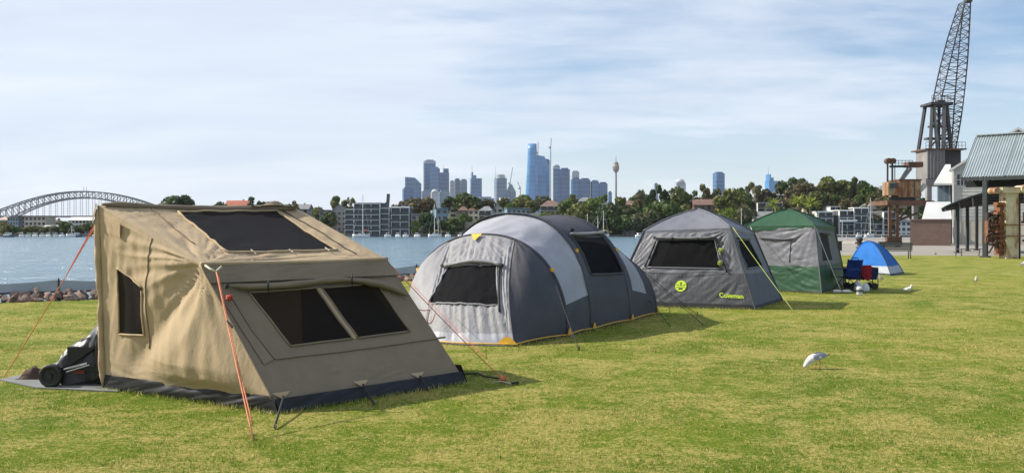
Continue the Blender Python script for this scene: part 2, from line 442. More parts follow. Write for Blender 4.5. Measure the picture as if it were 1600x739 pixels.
while s < total - .1:
    p, dv = along(wall_line, s); nv = V((dv.y, -dv.x))
    for row in range(4):
        sz = R.uniform(.09, .21) * (1, 1, .9, .85)[row]
        c = p + nv * (.46 - row * .20 + R.uniform(-.06, .06)) + dv * R.uniform(-.14, .14)
        o = link('rock', R.choice(rocks), sea); o.location = V((c.x, c.y, (.01, .05, .09, .12)[row] + R.uniform(-.02, .03))) - V((-10.2, 25.2, 0))
        o.rotation_euler = (R.uniform(0, 6), R.uniform(0, 6), R.uniform(0, 6)); o.scale = (sz * R.uniform(.9, 1.45), sz * R.uniform(.8, 1.1), sz * R.uniform(.55, .85))
    s += R.uniform(.18, .30)
mat_boom = fabric('barrier_cloth', (.27, .32, .36), .8, .1, 3, .3)
mat_boomdark = M('barrier_hem', (.03, .03, .035), .7)
fb = thing('fabric_barrier', 'low blue-grey cloth barrier strung behind the boulders at the water edge', 'barrier', (-10.2, 25.4, 0))
Pp = []; Hh = []
n = 90
for i in range(n + 1):
    s_ = total * i / n; p, dv = along(wall_line, s_); nv = V((-dv.y, dv.x)); q = p + nv * .28
    ph = (s_ / 2.6) % 1; sag = .07 * 4 * ph * (1 - ph); row = []
    for j in range(6):
        t = j / 5; row.append((q.x + nv.x * .03 * nz(s_ * 2, t * 2, 3), q.y + nv.y * .03 * nz(s_ * 2, t * 2, 3), .17 + t * (.31 - sag)))
    Pp.append(row); Hh.append((q.x, q.y, .175))
MB().grid(Pp).build('cloth', mat_boom, fb, True)
MB().tube(Hh, .022, 5).build('hem', mat_boomdark, fb, True)
s_ = 0
while s_ < total:
    p, dv = along(wall_line, s_); q = p + V((-dv.y, dv.x)) * .28
    MB().cyl((q.x, q.y, -.3), (q.x, q.y, .52), .022, n=8).build('post', mat_boomdark, fb); s_ += 2.6

# ================================================================== TAN CANVAS TENT
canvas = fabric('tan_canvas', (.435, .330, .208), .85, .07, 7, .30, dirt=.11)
canvas2 = fabric('olive_and_shaded_canvas', (.215, .172, .118), .85, .05, 6, .4, dirt=.12)  # olive fly cloth; on the rear wall its darker tone paints in shade
vinyl = M('black_vinyl', (.016, .016, .018), .5, .3, 6, 7, .3, .015, spec=.35)
dkmesh = meshmat('dark_window_mesh', (.006, .007, .009), .18)
dkmesh2 = meshmat('roof_window_mesh', (.014, .015, .019), .10)
strapm = M('black_webbing', (.015, .015, .016), .7)
orange = M('orange_rope', (.56, .17, .07), .6, .25, 30)
redrope = M('red_rope', (.50, .06, .03), .6, .25, 30)
steel = M('steel_peg', (.35, .35, .35), .4, .1, 10, metal=.8)
cream = M('cream_webbing', (.50, .46, .37), .8)
whiteline = M('pale_rope', (.55, .55, .5), .7)

A = G(163, 607); B = G(437, 646); C = G(729, 598)
R1 = W(152, 321, 10.7); E1 = W(313, 413, 9.9); E2 = W(604, 405, 11.7)
dirBC = (C - B); dirBC.z = 0; dirBC.normalize()
R2 = R1 + dirBC * 2.62; D = V((R2.x + .06, R2.y + .05, 0))
tc_ = (A + B + C + D) / 4 + V((0, 0, .9))
T1 = thing('canvas_tent', 'tan canvas tent with dark mesh windows, black vinyl skirt and orange guy ropes', 'tent', (tc_.x, tc_.y, 0))
SK = .13
def lift(p, q, h):           # the point at height h on the line p (ground) to q
    return lerp(p, q, h / q.z)
Ae, Be, Ce, De = (lift(A, R1, .06), lift(B, E1, .10), lift(C, E2, .10), lift(D, R2, .06))
# end wall: folds radiate from the pulled eave corner, a gusset crease runs down from it
def crease(u, v):
    x0, y0, x1, y1 = 1.0, 1.0, .30, .22
    t = ((u - x0) * (x1 - x0) + (v - y0) * (y1 - y0)) / ((x1 - x0) ** 2 + (y1 - y0) ** 2)
    t = max(0, min(1.15, t)); dx, dy = u - x0 - t * (x1 - x0), v - y0 - t * (y1 - y0)
    d = math.hypot(dx, dy); side = (dx * (y1 - y0) - dy * (x1 - x0))
    e = edge(u, v, .12)
    bulge = .14 * math.sin(math.pi * max(0, min(1, (u - .28) / .72))) * max(0, 1 - v) ** .6 * min(1, v * 4 + .25)
    return (bulge - .085 * math.exp(-(d / .07) ** 2) * max(0, math.sin(math.pi * min(1, t / 1.15))) ** .6) * e
Sew = Surf(bil(Ae, Be, E1, R1), tc_, addf(crease, radial(1, 1, 3.1, .085, 9.0, 1.15), radial(0, 1, 5.7, .03, 6, .6), wrk(4, .020, 9, 2.2, .25, 0, .5), radial(.35, 0, 8, .03, 6, .5)))
win = [Sew.uv(186, 522), Sew.uv(224, 524), Sew.uv(228, 448), Sew.uv(185, 418)]
Sew.quad('end_wall', canvas, T1, ring_quads(win), (34, 44))
Sew.quad('mesh_window', dkmesh, T1, [win], (12, 16), -.004); hem(Sew, win, canvas, T1)
MB().tube(Sew.line([Sew.uv(238, 372), Sew.uv(236, 440), Sew.uv(230, 545)], .004, 14), .007, 5).build('seam', canvas2, T1, True)
MB().tube(Sew.line([(1, 1), (1, .5), (1, .02)], .006, 14), .010, 6).build('corner_seam', canvas, T1, True)
# roof
Srf = Surf(bil(R1, R2, E2, E1), tc_, addf(wrk(14, .018, 3, 9, .9, .02), radial(0, 0, 21, .05, 15, .8), radial(0, 1, 22, .06, 13, .8), radial(1, 1, 23, .03, 12, .5)))
rw = [Srf.uv(278, 331), Srf.uv(432, 330), Srf.uv(527, 391), Srf.uv(356, 395)]
Srf.quad('roof_panel', canvas, T1, ring_quads(rw), (40, 26))
Srf.quad('roof_mesh_window', dkmesh2, T1, [rw], (22, 16), -.003); hem(Srf, rw, canvas, T1, .014)
MB().tube(Srf.line([Srf.uv(232, 324), Srf.uv(304, 382)], .012, 10), .006, 5).build('roof_cord', M('brown_cord', (.12, .06, .035), .7), T1, True)
MB().tube(Srf.line([Srf.uv(441, 329), Srf.uv(500, 362), Srf.uv(556, 398)], .010, 10), .007, 5).build('zip_line', strapm, T1, True)
for a, b in (((392, 391), (400, 397)), ((452, 390), (457, 396)), ((508, 387), (514, 394))):
    MB().bar(Srf(*Srf.uv(*a), .01), Srf(*Srf.uv(*b), .02), .012, .006).build('tie_tab', cream, T1)
# rolled fly along the ridge with a puckered peak
def roll(path, r, seed, k=40, sq=.75, m=14):
    rings = []; pts = path
    for i in range(len(pts)):
        d = (pts[min(i + 1, len(pts) - 1)] - pts[max(i - 1, 0)]).normalized(); a = d.cross(V((0, 0, 1))).normalized(); b = a.cross(d); rg = []
        t = i / (len(pts) - 1); rr = r * (.82 + .35 * nz(t * 7, seed)) * min(1, .35 + 9 * min(t, 1 - t))
        for j in range(m):
            th = 2 * math.pi * j / m; q = rr * (1 + .18 * nz(math.cos(th) * 1.5 + t * 5, math.sin(th) * 1.5, seed + t * 3))
            rg.append(pts[i] + a * math.cos(th) * q + b * math.sin(th) * q * sq)
        rings.append(rg)
    return MB().rings(rings)
ridge = [lerp(R1, R2, .02 + .96 * i / 40) + V((0, 0, .012 - .03 * math.sin(math.pi * i / 40))) + V((.02, -.04, 0)) for i in range(41)]
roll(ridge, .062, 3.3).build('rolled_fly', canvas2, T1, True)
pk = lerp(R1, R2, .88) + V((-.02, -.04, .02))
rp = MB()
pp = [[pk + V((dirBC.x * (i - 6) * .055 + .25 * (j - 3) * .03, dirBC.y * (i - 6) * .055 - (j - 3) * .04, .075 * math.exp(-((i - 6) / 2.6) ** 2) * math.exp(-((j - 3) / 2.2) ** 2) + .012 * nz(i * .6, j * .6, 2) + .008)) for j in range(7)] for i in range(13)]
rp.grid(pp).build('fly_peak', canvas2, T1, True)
roll([lerp(R1 + V((.0, -.01, -.04)), A + V((-.01, -.01, .03)), k / 30) + V((.015 * nz(k * .3, 5), 0, 0)) for k in range(31)], .045, 15.2, sq=1.0, m=16).build('bunched_door', canvas, T1, True)
# cap corner that hangs over the tall front edge
cap = Surf(bil(R1 + V((-.10, .10, -.16)), R1 + V((-.03, -.05, -.20)), R1 + V((.02, -.04, .02)), R1 + V((-.07, .12, .02))), tc_, wrk(44, .02, 3, 3))
cap.quad('corner_flap', canvas2, T1, n=(8, 8))
fp = Sew.line([Sew.uv(176, 345), Sew.uv(190, 346)], .03, 4); fq = [Sew(*Sew.uv(190, 372), .02)]
MB().quad(Sew(*Sew.uv(174, 343), .006), Sew(*Sew.uv(194, 345), .05), Sew(*Sew.uv(192, 372), .02), Sew(*Sew.uv(184, 366), .012)).build('vent_flap', canvas, T1)
# sloping rear wall
Srw = Surf(bil(Be, Ce, E2, E1), tc_, addf(wrk(31, .016, 3, 6, .5, .015), radial(1, 1, 33, .05, 9, .45), radial(0, 1, 34, .04, 8, .4), radial(.37, 0, 36, .035, 7, .4), radial(.73, 0, 37, .035, 7, .4)))
w0 = [Srw.uv(455, 540), Srw.uv(551, 528), Srw.uv(494, 449), Srw.uv(389, 457)]
w1 = [Srw.uv(560, 527), Srw.uv(641, 517), Srw.uv(588, 443), Srw.uv(503, 449)]
hull = [w0[0], w1[1], w1[2], w0[3]]
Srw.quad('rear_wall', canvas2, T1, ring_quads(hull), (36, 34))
Srw.quad('mesh_window', dkmesh, T1, [w0], (14, 14), -.004)
Srw.quad('mesh_window', dkmesh, T1, [w1], (14, 14), -.004)
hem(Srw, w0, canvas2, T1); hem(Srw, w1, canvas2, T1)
Srw.quad('window_divider', canvas, T1, [[w0[1], w1[0], w1[3], w0[2]]], (4, 14), .004)
# eave valance: a lit top strip and a drop that overhangs the wall
val = Surf(bil(lerp(Be, E1, .86) + V((.02, -.035, 0)), lerp(Ce, E2, .86) + V((.02, -.035, 0)), E2 + V((.012, -.02, -.004)), E1 + V((.012, -.02, -.004))), tc_, wrk(41, .022, 5, 2.2, .6, 0, .5, .12))
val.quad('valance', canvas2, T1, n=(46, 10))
eb = [lerp(E1, E2, i / 30) + V((.008, -.012, .006 - .012 * math.sin(math.pi * i / 30))) for i in range(31)]
MB().tube(eb, .021, 8).build('eave_piping', canvas, T1, True)
rl = [Srw(*Srw.uv(x, y), .05) for x, y in ((354, 451), (380, 452), (410, 451), (440, 449), (470, 446), (500, 442), (530, 440), (560, 442), (588, 447), (612, 455), (634, 466))]
rl2 = []
for a, b in zip(rl[:-1], rl[1:]): rl2 += [lerp(a, b, k / 4) for k in range(4)]
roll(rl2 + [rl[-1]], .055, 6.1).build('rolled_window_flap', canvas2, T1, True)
for x, y in ((418, 452), (548, 441)):
    q = Srw(*Srw.uv(x, y), .05); MB().tube([q + V((0, 0, .07)) + V((0, -.03, 0)), q + V((.01, -.085, 0)), q + V((.005, -.04, -.07))], .008, 5).build('flap_tie', strapm, T1, True)
MB().tube(Srw.line([Srw.uv(430, 561), Srw.uv(560, 545), Srw.uv(695, 527)], .006, 16), .011, 5).build('sewn_hem', canvas2, T1, True)
MB().tube(Srw.line([Srw.uv(358, 462), Srw.uv(392, 515), Srw.uv(428, 562)], .010, 10), .006, 5).build('flap_cord', strapm, T1, True)
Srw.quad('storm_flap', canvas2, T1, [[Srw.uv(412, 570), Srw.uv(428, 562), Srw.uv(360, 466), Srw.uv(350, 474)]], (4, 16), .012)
# far walls
Surf(bil(Ce, De, R2, E2), tc_, wrk(51, .02, 5, 3)).quad('end_wall', canvas, T1, n=(16, 20))
Surf(bil(De, Ae, R1, R2), tc_, wrk(52, .02, 5, 3)).quad('front_wall', canvas, T1, n=(16, 20))
# vinyl skirt
for i, (a, b) in enumerate(((A, B), (B, C), (C, D), (D, A))):
    top = {0: (Ae, Be), 1: (Be, Ce), 2: (Ce, De), 3: (De, Ae)}[i]
    nn = V((b - a).cross(V((0, 0, 1)))).normalized()
    if nn.dot(a - tc_) < 0: nn = -nn
    s1 = top[0] + V((0, 0, .10 if i != 1 else .03)); s2 = top[1] + V((0, 0, .06 if i != 1 else .03))
    sk = Surf(bil(a + nn * .02, b + nn * .02, s2 + nn * .014, s1 + nn * .014), tc_, wrk(61 + i, .03, 14, .8, .25, -.012, .5, .05))
    sk.quad('vinyl_skirt', vinyl, T1, n=(60, 10))
# peg straps at the rear wall foot
for (x, y), (gx, gy) in (((443, 626), (429, 671)), ((567, 607), (584, 634)), ((655, 592), (668, 612))):
    u, v = Srw.uv(x, y); top = Srw(max(.004, u), max(.02, v), .035); g = G(gx, gy)
    MB().tube([top, lerp(top, g, .5) + V((0, 0, .01)), g + V((0, 0, .02))], .011, 5).build('peg_strap', strapm, T1, True)
    MB().cyl(g + V((.02, -.02, .05)), g + V((-.01, .02, -.05)), .007, n=6).build('tent_peg', steel, T1)
    tri = MB(); d_ = dirBC * .10
    tri.quad(Srw(max(0, u - .04), .05, .03), Srw(min(1, u + .04), .05, .03), top + V((0, -.01, -.03))); tri.build('peg_tab', canvas, T1)
def rope(name, pts, r, mat, parent, n=5): return MB().tube(pts, r, n).build(name, mat, parent, True)
# front guy rope (two strands, cream tab, knots)
g = G(396, 688); tp = W(338, 424, 9.72)
rope('guy_rope', rope_pts(tp, g, .015), .007, orange, T1)
rope('guy_rope', rope_pts(tp + V((.018, 0, -.05)), lerp(tp, g, .93) + V((.02, 0, .02)), .03), .006, orange, T1)
MB().tube([E1 + V((.06, -.03, -.01)), W(328, 420, 9.75), tp], .012, 5).build('rope_tab', cream, T1, True)
MB().tube([tp + V((.05, .02, .05)), tp], .012, 5).build('rope_tab', cream, T1, True)
def knot(c, r, mat, name, parent, seed, turns=9):
    rr = random.Random(seed); pts = []; k0 = V((rr.uniform(-1, 1), rr.uniform(-1, 1), rr.uniform(-1, 1)))
    for i in range(turns * 8):
        t = i / 8 * 2 * math.pi * .93; e = i / (turns * 8) * 3.1
        q = V((math.cos(t) * math.cos(e), math.sin(t), math.cos(t) * math.sin(e))) * r * (.7 + .4 * rr.random())
        pts.append(V(c) + q)
    return MB().tube(pts, r * .14, 5).build(name, mat, parent, True)
knot(W(358, 465, 9.75), .035, redrope, 'rope_bundle', T1, 3)
knot(W(354, 447, 9.75), .03, strapm, 'strap_loop', T1, 4, 4)
MB().bar(lerp(tp, g, .33), lerp(tp, g, .37) + V((.035, 0, 0)), .012, .02).build('rope_slider', strapm, T1)
MB().cyl(g + V((.0, 0, .06)), g + V((.0, .03, -.06)), .008, n=6).build('tent_peg', steel, T1)
g2 = G(4, 592); tp2 = W(155, 343, 10.75)
rope('guy_rope', rope_pts(tp2, g2, .02), .0055, orange, T1)
rope('guy_rope', rope_pts(tp2 + V((0, 0, .02)), lerp(tp2, g2, .32) + V((.025, 0, .03)), -.01), .006, redrope, T1)
knot(tp2 + V((0, -.01, .01)), .03, redrope, 'rope_bundle', T1, 8, 6)
g3 = G(786, 597); tp3 = W(612, 415, 11.65)
rope('guy_rope', rope_pts(tp3, g3 + V((0, 0, .03)), .02), .0055, orange, T1)
knot(g3 + V((.0, 0, .04)), .045, orange, 'rope_bundle', T1, 12)
rope('guy_strap', [Ce + V((.05, -.02, .0)), G(745, 583), G(760, 592) + V((0, 0, .03)), g3 + V((0, 0, .04))], .011, strapm, T1)
rope('guy_rope', [g3 + V((-.1, -.05, .015)), g3 + V((0, -.08, .02)), G(800, 601) + V((0, 0, .01))], .008, cream, T1)
MB().bar(G(799, 601) + V((0, 0, .02)), G(810, 600) + V((0, 0, .02)), .02).build('tent_peg', strapm, T1)
rope('guy_rope', rope_pts(W(628, 468, 11.5), W(672, 484, 12.4), .05), .006, redrope, T1)
rope('guy_rope', rope_pts(W(672, 484, 12.4), W(668, 503, 12.4), -.03) + rope_pts(W(668, 503, 12.4), W(680, 490, 12.4), .06), .006, redrope, T1)
knot(W(631, 470, 11.5), .03, redrope, 'rope_bundle', T1, 17, 6)

# ground mat, cloth and covered cart beside it
matm = M('grey_ground_mat', (.17, .175, .175), .9, .12, 3, 60, .3, .004)
gm = [G(-2, 594), G(40, 586), G(185, 596), G(185, 613), G(160, 612), G(58, 607)]
m_ = MB(); m_.prism([(p.x, p.y) for p in gm], .004, .016); tag(m_.build('ground_mat', matm), 'grey mat on the grass under the black-covered cart', 'mat')
tarp = fabric('black_tarp', (.017, .018, .02), .45, 0, 4, .3, spec=.5)
c0 = G(118, 604)
CT = thing('covered_cart', 'wheeled cart under a black tarpaulin beside the tan tent', 'cart', c0)
dc = c0.y
prof = [(66, 577), (75, 572), (82, 566), (88, 556), (96, 546), (108, 537), (122, 526), (135, 515), (147, 505), (152, 497), (160, 494), (172, 496), (185, 500)]
low = [(66, 588), (76, 582), (86, 584), (93, 594), (102, 598), (112, 598), (122, 597), (134, 595), (144, 594), (152, 592), (160, 590), (172, 590), (185, 590)]
rings = []
for (x, yt), (_, yb) in zip(prof, low):
    t = W(x, yt, dc); b_ = W(x, yb, dc); h = t.z - b_.z; rg = []
    for j in range(25):
        a = j / 24; e = .25 + .10 * nz(x * .11, a * 7, 2) + .05 * nz(x * .3, a * 11, 5)
        yy = math.cos(math.pi * a); zz_ = max(0, math.sin(math.pi * a)) ** .45
        rg.append(V((t.x + .02 * nz(a * 7, x * .04, 8), dc + .27 - yy * e * (1.0 if abs(yy) < .8 else 1.05), b_.z + .03 * nz(a * 9, x * .07, 4) + h * zz_ + .04 * nz(a * 8, x * .12, 1))))
    rings.append(rg)
mm = MB(); fine = []
for a, b_ in zip(rings[:-1], rings[1:]):
    for k in range(5): fine.append([lerp(p, q, k / 5) + V((0, 0, .016 * nz(p.x * 11 + k * .4, p.y * 6, p.z * 8))) for p, q in zip(a, b_)])
fine.append(rings[-1]); mm.grid(fine).build('tarpaulin', tarp, CT, True)
rubber = M('black_rubber', (.014, .014, .015), .55, .2, 20, 40, .4); cartm = M('dark_cart_frame', (.03, .03, .032), .4, metal=.5); redp = M('red_plastic', (.20, .02, .02), .4)
silver = M('bare_metal', (.32, .32, .33), .3, metal=.9)
def wheel(c, r, wdt, parent, name='wheel', axis=V((0, 1, 0)), hub=None):
    c = V(c); w = MB(); a = axis.normalized(); e1 = a.orthogonal().normalized(); e2 = a.cross(e1); rg = []
    n = 22
    for k in range(n):
        t = 2 * math.pi * k / n; d = e1 * math.cos(t) + e2 * math.sin(t); kk = 1.0 if k % 2 else .965
        rg.append([c + d * r * .6 - a * wdt * .4, c + d * r * .9 - a * wdt * .5, c + d * r * kk - a * wdt * .25, c + d * r * kk + a * wdt * .25, c + d * r * .9 + a * wdt * .5, c + d * r * .6 + a * wdt * .4])
    rg.append(rg[0]); w.rings(rg, False); o = w.build(name, rubber, parent, True)
    h = MB(); h.cyl(c - a * wdt * .3, c + a * wdt * .3, r * .62, n=16); h.cyl(c - a * wdt * .55, c + a * wdt * .55, r * .22, n=10); h.build('hub', hub or rubber, o)
    return o
wc = W(82, 587, dc - .05); wc.z = .135
for p in ((wc.x, dc - .08), (wc.x, dc + .5), (wc.x + .50, dc + .12), (wc.x + .50, dc + .5)): wheel((p[0], p[1], .135), .132, .09, CT)
fr = MB(); x0 = wc.x
fr.bar((x0 - .05, dc, .2), (x0 + .85, dc, .2), .035); fr.bar((x0 - .05, dc + .45, .2), (x0 + .85, dc + .45, .2), .035); fr.bar((x0, dc - .05, .135), (x0, dc + .5, .135), .03); fr.bar((x0 + .5, dc, .135), (x0 + .5, dc + .5, .135), .03)
fr.bar((x0 + .1, dc, .2), (x0 + .45, dc, .45), .03); fr.build('frame', cartm, CT)
MB().cyl(W(100, 577, dc - .1), W(136, 567, dc - .1), .011).build('handle_rod', silver, CT); MB().cyl(W(104, 581, dc - .12), W(140, 570, dc - .12), .009).build('handle_rod', silver, CT)
MB().box((x0 + .27, dc + .05, .17), (.13, .1, .05)).build('bracket', redp, CT); MB().box(W(157, 560, dc), (.05, .06, .07)).build('bracket', redp, CT)
bx = MB(); bx.box((x0 + .38, dc + .2, .33), (.5, .36, .22)); bx.build('cargo_box', cartm, CT)
brown = fabric('brown_cloth', (.075, .048, .036), .9, 0, 12, .7)
q = []
bc = G(52, 592)
for i in range(17):
    row = []
    for j in range(13):
        u, v = i / 16 - .5, j / 12 - .5; rr = math.hypot(u * 1.1, v) * 2
        row.append(bc + V((u * .30, v * .28, .02 + .11 * max(0, 1 - rr ** 2) ** .6 * (1 + .6 * nz(u * 6, v * 6, 3)))))
    q.append(row)
tag(MB().grid(q).build('cloth_bag', brown, smooth=True), 'crumpled brown cloth bag lying on the grey mat by the cart wheel', 'bag')

# ================================================================== GREY TUNNEL TENT
silverf = fabric('light_grey_nylon', (.38, .385, .43), .5, .16, 6, .3, spec=.4)
silver2 = fabric('front_grey_nylon', (.285, .282, .298), .6, .10, 7, .8, spec=.25)
dark = fabric('charcoal_nylon', (.062, .061, .072), .6, .05, 5, .35)
dark2 = fabric('slate_nylon', (.066, .066, .078), .6, .05, 5, .35)
yellow = M('amber_trim', (.72, .40, .04), .6, .15, 20)
mesh_d = meshmat('tunnel_window_mesh', (.007, .007, .009), .12)
H1 = G(887, 526); H2 = G(926, 516); H3 = G(986, 502)
ax = (H3 - H1); ax.z = 0; ax.normalize(); pv = V((-ax.y, ax.x, 0)); WD = 3.1
H4 = H3 + ax * 1.65 + pv * .05
def hoopf(foot, wid, h, n_=2.25, lean=0.0):
    def f(u):
        t = math.pi * u; c, s_ = math.cos(t), math.sin(t)
        x = (abs(c) ** (2 / n_)) * (1 if c > 0 else -1); z = max(0, s_) ** (2 / n_)
        return foot + pv * (wid * (1 - x) / 2) + V((0, 0, h * z)) + ax * lean * z
    return f
hp = [hoopf(H1, WD, 1.66), hoopf(H2, WD, 2.03), hoopf(H3, WD, 2.01), hoopf(H4, WD - .3, 1.30, 2.2)]
tcen = (H1 + H3) / 2 + pv * WD / 2 + V((0, 0, .6))
T2 = thing('tunnel_tent', 'grey tunnel tent with charcoal hoops, amber corner tabs and dark mesh windows', 'tent', (tcen.x, tcen.y, 0))
def seg(i, seed, amp, sag):
    base = lambda u, v: lerp(hp[i](u), hp[i + 1](u), v)
    def wr_(u, v):
        return (-sag * 4 * v * (1 - v) * min(1, 6 * u) * min(1, 6 * (1 - u)) + amp * (0.4 - abs(nz(u * 13, v * 1.5 + u * 2, seed)))) * min(1, min(v, 1 - v) * 9) 
    return Surf(base, tcen, wr_)
sA, sB, sC = seg(0, 71, .055, .06), seg(1, 72, .03, .035), seg(2, 73, .03, .03)
ub = .085
sA.quad('roof_panel', silverf, T2, [((ub, 0), (1 - ub, 0), (1 - ub, 1), (ub, 1))], (80, 22))
for u0_, u1_ in ((0, ub), (1 - ub, 1)): sA.quad('mud_wall', dark, T2, [((u0_, 0), (u1_, 0), (u1_, 1), (u0_, 1))], (8, 16))
wq = [sB.uv(923, 429, .2), sB.uv(973, 427, .2), sB.uv(941, 370, .25), sB.uv(892, 369, .25)]
sB.quad('roof_panel', dark, T2, ring_quads([wq[0], wq[3], wq[2], wq[1]]), (46, 20))
sB.quad('mesh_window', mesh_d, T2, [wq], (16, 20), -.004); hem(sB, wq, dark2, T2, .02)
rl = [sB(*sB.uv(x, y, .25), .055) for x, y in ((889, 368), (900, 368), (915, 367), (930, 366), (938, 367), (943, 371))]
rl2 = []
for a, b_ in zip(rl[:-1], rl[1:]): rl2 += [lerp(a, b_, k / 4) for k in range(4)]
roll(rl2 + [rl[-1]], .06, 9.1, sq=.6).build('rolled_window_flap', silver2, T2, True)
knot(sB(*sB.uv(891, 362, .25), .06), .05, strapm, 'flap_tie', T2, 31, 5)
sC.quad('roof_panel', silverf, T2, [((ub, .16), (1 - ub, .16), (1 - ub, .70), (ub, .70))], (60, 10))
sC.quad('roof_panel', dark, T2, [((0, 0), (1, 0), (1, .16), (0, .16)), ((0, .7), (1, .7), (1, 1), (0, 1)), ((0, .16), (ub, .16), (ub, .7), (0, .7)), ((1 - ub, .16), (1, .16), (1, .7), (1 - ub, .7))], (60, 6))
tend = lambda u: H4 + ax * .22 * math.sin(math.pi * u) + pv * (WD - .3) * (.5 - .5 * math.cos(math.pi * u))
Surf(lambda u, v: lerp(tend(u), hp[3](u), v), tcen, wrk(74, .03, 7, 3)).quad('end_wall', dark2, T2, n=(40, 14))
for i, (hf, wd) in enumerate(((hp[0], .07), (hp[1], .17), (hp[2], .15), (hp[3], .07))):
    sl = Surf(lambda u, v, hf=hf, wd=wd: hf(u) + ax * (v - .5) * wd, tcen, lambda u, v: .016 * math.sin(math.pi * v) + .006)
    sl.quad('pole_sleeve', dark2 if i in (1, 2) else dark, T2, n=(70, 5))
# front apse: dark right gore, light centre with window, light left gore
def find_u(px):
    best = min(range(20, 60), key=lambda k: abs(proj(hp[0](k / 100))[0] - px)); return best / 100
ur = find_u(803); ul = 1 - ur * .95
FR = G(804, 541); FL = G(676, 536) + V((-.16, .12, 0))
cR = lambda v: lerp(FR, hp[0](ur), v) + (-ax) * (.20 * math.sin(math.pi * v)) + V((0, 0, .05 * math.sin(math.pi * v)))
cL = lambda v: lerp(FL, hp[0](ul), v) + (-ax) * (.16 * math.sin(math.pi * v))
gR = Surf(lambda u, v: lerp(hp[0](ur * v), cR(v), u) + (-ax + -pv * .6) * .16 * math.sin(math.pi * u) * max(0, math.sin(math.pi * v)) ** .7, tcen, wrk(81, .03, 3, 3, .5))
gR.quad('front_gore', dark, T2, n=(26, 30))
gL = Surf(lambda u, v: lerp(cL(v), hp[0](1 - (1 - ul) * v), u) + (-ax + pv * .6) * .16 * math.sin(math.pi * u) * max(0, math.sin(math.pi * v)) ** .7, tcen, wrk(82, .03, 3, 3, .5))
gL.quad('front_gore', silver2, T2, n=(26, 30))
arcb = lambda u, v: lerp(cR(v), cL(v), u) + (hp[0](ur + (ul - ur) * u) - lerp(hp[0](ur), hp[0](ul), u)) * max(0, v) ** 2.2 + (-ax) * .13 * math.sin(math.pi * u) * (1 - v * .9)
fC = Surf(arcb, tcen, addf(wrk(83, .062, 15, 1.3, .12, .0, .35, .05), radial(.5, 1, 84, .075, 10, .8), radial(.0, .45, 85, .03, 9, .5), wrk(86, .022, 2.2, 9, .1, .0, .3, .05)))
fw = [fC.uv(781, 477), fC.uv(669, 474), fC.uv(700, 418), fC.uv(777, 416)]
fC.quad('front_wall', silver2, T2, ring_quads(fw, ((0, .0), (1, .0), (1, 1), (0, 1))), (40, 40))
fC.quad('mesh_window', mesh_d, T2, [fw], (18, 18), -.004); hem(fC, fw, silver2, T2, .016)
bd = fC.uv(740, 520)[1]
fC.quad('mud_wall', silverf, T2, [((0, 0), (1, 0), (1, .10), (0, .10))], (40, 6), .012)
rl = [fC(*fC.uv(x, y), .045) for x, y in ((694, 419), (706, 416), (720, 414), (740, 413), (760, 413), (776, 415), (786, 418))]
rl2 = []
for a, b_ in zip(rl[:-1], rl[1:]): rl2 += [lerp(a, b_, k / 4) for k in range(4)]
roll(rl2 + [rl[-1]], .062, 12.1).build('rolled_window_flap', silver2, T2, True)
MB().tube(fC.line([fC.uv(781, 420), fC.uv(781, 488)], .02, 10), .018, 6).build('window_zip', strapm, T2, True)
for x, y in ((694, 420), (785, 419)): knot(fC(*fC.uv(x, y), .06), .035, strapm, 'flap_tie', T2, int(x), 5)
MB().tube(fC.line([fC.uv(716, 422), fC.uv(697, 470)], -.06, 6), .008, 5).build('inner_pole', silver, T2)
MB().tube(fC.line([fC.uv(775, 440), fC.uv(735, 474)], -.06, 6), .008, 5).build('inner_cord', whiteline, T2)
MB().tube([cR(v / 30) + (-ax) * .004 for v in range(31)], .012, 6).build('seam', dark2, T2, True)
# amber piping round the foot and tabs
pip = [H4 + ax * 0, H3, H2, H1, FR]
pts = []
for a, b_ in zip(pip[:-1], pip[1:]):
    pts += [lerp(a, b_, k / 8) + V((0, 0, .035 + .02 * math.sin(math.pi * k / 8))) + (-pv) * .012 for k in range(8)]
pts += [arcb(k / 20, 0) + (-ax) * .015 + V((0, 0, .035)) for k in range(21)]
MB().tube(pts, .011, 5).build('foot_piping', yellow, T2, True)
def tab(c, wdt, h, dirv, nrm):
    m = MB(); c = V(c) + nrm * .03
    m.quad(c - dirv * wdt, c + dirv * wdt, c + dirv * wdt * .25 + V((0, 0, h)), c - dirv * wdt * .25 + V((0, 0, h)))
    m.quad(c - dirv * wdt + nrm * .012, c + dirv * wdt + nrm * .012, c + dirv * wdt * .25 + V((0, 0, h)) + nrm * .008, c - dirv * wdt * .25 + V((0, 0, h)) + nrm * .008)
    return m.build('amber_tab', yellow, T2)
for h in (H1, H2, H3, H4): tab(h + V((0, 0, .03)), .09, .11, ax, -pv)
dF = (FR - FL).normalized()
tab(FR + V((0, 0, .03)) - dF * .10, .17, .11, dF, -ax)
tq = arcb(.5, .985); fa, fb_ = fC.uv(731, 374), fC.uv(756, 374)
MB().quad(fC(.46, .985, .05), fC(.60, .985, .05), fC(.54, .92, .05), fC(.52, .92, .05)).build('amber_tab', yellow, T2)
for hf, us in ((hp[0], .21), (hp[1], .22), (hp[2], .22), (hp[0], .80)):
    q = hf(us); MB().box(q + (q - tcen).normalized() * .03, (.05, .05, .06), rotz=.6).build('amber_tab', yellow, T2)
for top, gr in ((hp[0](.215), G(905, 548)), (hp[2](.25), G(1090, 492)), (hp[1](.8), G(700, 470))):
    rope('guy_rope', rope_pts(top, gr, .02), .006, strapm, T2); MB().cyl(gr + V((0, 0, .07)), gr + V((0, .02, -.05)), .008, n=6).build('tent_peg', strapm, T2)
